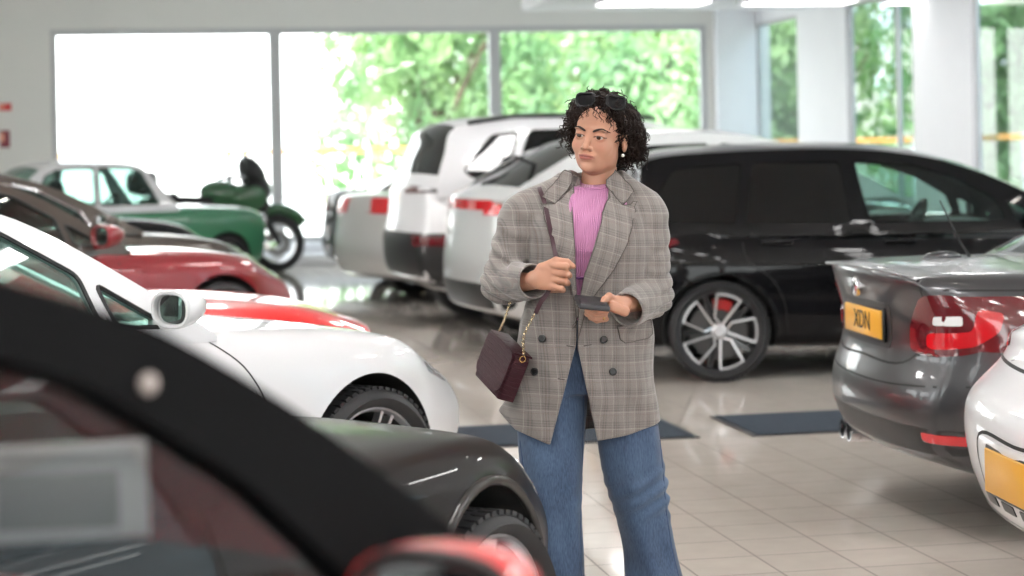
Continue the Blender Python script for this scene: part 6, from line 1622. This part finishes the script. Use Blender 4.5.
# ---- handbag
PLUM = mat('plum_croc_leather', (.034, .007, .012, 1), .5, spec=.2)
def croc():
    m = PLUM; b = m.node_tree.nodes['Principled BSDF']; tc = N(m, 'ShaderNodeTexCoord'); v = N(m, 'ShaderNodeTexBrick'); mp = N(m, 'ShaderNodeMapping'); mp.inputs['Rotation'].default_value = (math.pi/2, 0, 0); LK(m, tc.outputs['Object'], mp.inputs[0])
    v.inputs['Scale'].default_value = 1; v.inputs['Brick Width'].default_value = .028; v.inputs['Row Height'].default_value = .0135; v.inputs['Mortar Size'].default_value = .0016; v.inputs['Mortar Smooth'].default_value = .8
    n = N(m, 'ShaderNodeTexNoise'); n.inputs['Scale'].default_value = 30; LK(m, tc.outputs['Object'], n.inputs['Vector']); mx = N(m, 'ShaderNodeMixRGB'); mx.blend_type = 'ADD'; mx.inputs[0].default_value = .012
    LK(m, mp.outputs[0], mx.inputs[1]); LK(m, n.outputs['Color'], mx.inputs[2]); LK(m, mx.outputs[0], v.inputs['Vector'])
    bp = N(m, 'ShaderNodeBump'); bp.invert = True; bp.inputs['Strength'].default_value = .8; bp.inputs['Distance'].default_value = .004; LK(m, v.outputs['Fac'], bp.inputs['Height']); LK(m, bp.outputs[0], b.inputs['Normal'])
croc()
TLc, TRc, BLc = Vector(wp(491, 331, .045)), Vector(wp(514.5, 354.5, -.125)), Vector(wp(476, 373.5, .055))
u_ = TRc-TLc; v_ = BLc-TLc; v_ = v_-u_*(v_.dot(u_)/u_.length_squared); w_ = u_.cross(v_).normalized()
if w_.y < 0: w_ = -w_
bw, bh, bt_ = u_.length, v_.length*1.06, .055
R3 = Matrix((u_.normalized(), w_, -v_.normalized())).transposed()
bc = TLc+u_/2+v_*.53+w_*bt_/2
bag = tag(empty('handbag', WO+bc), 'plum crocodile-pattern handbag on a gold chain, hanging at the hip of the woman', 'handbag')
bag.rotation_euler = R3.to_euler()
b = bmesh.new(); bm_box(b, (0, 0, 0), (bw, bt_, bh), None, .008, 3); from_bm('bag_body', b, PLUM, bag, 50)
b = bmesh.new()
fl = round_poly([Vector((-bw/2-.002, bh/2)), Vector((bw/2+.002, bh/2)), Vector((bw/2+.002, -bh*.30)), Vector((bw*.3, -bh*.44)), Vector((-bw*.3, -bh*.44)), Vector((-bw/2-.002, -bh*.30))], .02, 5)
V2, T = tri2d(resample(fl, .015), (), .02); V = [Vector((p.x, -bt_/2-.005, p.y)) for p in V2]; nr = [Vector((0, -1, 0))]*len(V)
A, B = thicken(V, [t if (V[t[1]]-V[t[0]]).cross(V[t[2]]-V[t[0]]).y < 0 else tuple(reversed(t)) for t in T], nr, .0045); from_py('flap', A, B, PLUM, bag, 40)
b.free(); b = bmesh.new(); bm_box(b, (0, -.0, bh/2+.002), (bw+.004, bt_+.008, .006), None, .0025, 2); from_bm('top_edge', b, PLUM, bag, 40)
b = bmesh.new(); bm_box(b, (bw/2+.003, 0, -.004), (.004, bt_*.86, bh*.9), None, .0018, 2); from_bm('gusset', b, PLUM, bag, 40)
GOLD = MATS['gold']; GOLDC = mat('pale_gold_chain', (.80, .66, .45, 1), .22, 1)
inv = (Matrix.Translation(bc) @ R3.to_4x4()).inverted()
for sx in (-1, 1):
    b = bmesh.new(); bm_tube(b, [Vector((sx*(bw/2+.004)+.0*1, math.cos(a)*.009, bh/2-.006+math.sin(a)*.009)) for a in [2*math.pi*k/16 for k in range(16)]], .0018, 6, closed=True); from_bm('strap_ring', b, GOLD, bag, 60)
def chain(name, pts, pitch=.0085):
    c = catmull(pts, 10); L = [0]
    for i in range(1, len(c)): L.append(L[-1]+(c[i]-c[i-1]).length)
    n = int(L[-1]/pitch); b = bmesh.new()
    for k in range(n):
        s = (k+.5)*pitch; i = next(j for j in range(1, len(L)) if L[j] >= s or j == len(L)-1); t = (s-L[i-1])/max(1e-9, L[i]-L[i-1]); p = c[i-1].lerp(c[i], t); d = (c[i]-c[i-1]).normalized()
        a = d.orthogonal().normalized(); a = Matrix.Rotation(math.pi/2*(k % 2)+.6, 3, d) @ a
        bm_tube(b, [inv @ (p+d*math.cos(q)*.0066+a*math.sin(q)*.0038) for q in [2*math.pi*j/10 for j in range(10)]], .0013, 5, closed=True)
    return from_bm(name, b, GOLDC, bag, 60)
M0 = Matrix.Translation(bc) @ R3.to_4x4(); rr_ = M0 @ Vector((bw/2+.004, 0, bh/2+.004)); rl_ = M0 @ Vector((-bw/2-.004, 0, bh/2+.004))
chain('chain', [rr_, Vector(wp(524, 336, -.150)), Vector(wp(535, 313, -.172))])
chain('chain', [rl_, Vector(wp(505, 318, -.02)), Vector(wp(513, 292, -.095)), Vector(wp(520, 268, -.10))][:4])
def bagtube(name, pts, w, t, m):
    c = catmull(pts, 6); b = bmesh.new(); rings = []
    for i, p in enumerate(c):
        d = (c[min(i+1, len(c)-1)]-c[max(i-1, 0)]).normalized(); n = Vector((0, -1, .1)); a = d.cross(n).normalized(); n = a.cross(d)
        rings.append([b.verts.new(inv @ (p+a*sx*w/2+n*sy*t/2)) for sx, sy in ((-1, -1), (1, -1), (1, 1), (-1, 1))])
    for i in range(len(rings)-1):
        for k in range(4): b.faces.new((rings[i][k], rings[i][(k+1) % 4], rings[i+1][(k+1) % 4], rings[i+1][k]))
    b.faces.new(rings[0]); b.faces.new(rings[-1]); bmesh.ops.recalc_face_normals(b, faces=b.faces); return from_bm(name, b, m, bag, 40)
def on_blazer(x_, y_, off=.011):
    q = Vector(wp(x_, y_, -.13)); h = BT.ray_cast(Vector((q.x, -1, q.z)), Vector((0, 1, 0)), 3); return Vector((q.x, h[0].y-off, q.z)) if h[0] is not None else q
STR = mat('plum_strap', (.035, .010, .016, 1), .5, spec=.3)
sp = [Vector(wp(537, 192, .075)), Vector(wp(538.5, 186.5, .03)), on_blazer(541, 192), on_blazer(545, 203, .016), on_blazer(549, 222, .018), on_blazer(553, 243, .018), Vector(wp(556, 259, -.165)), Vector(wp(555.5, 272, -.168)), Vector(wp(548, 292, -.170)), Vector(wp(541, 302, -.175)), Vector(wp(535.5, 313.5, -.172))]
bagtube('strap', sp, .0125, .004, STR)
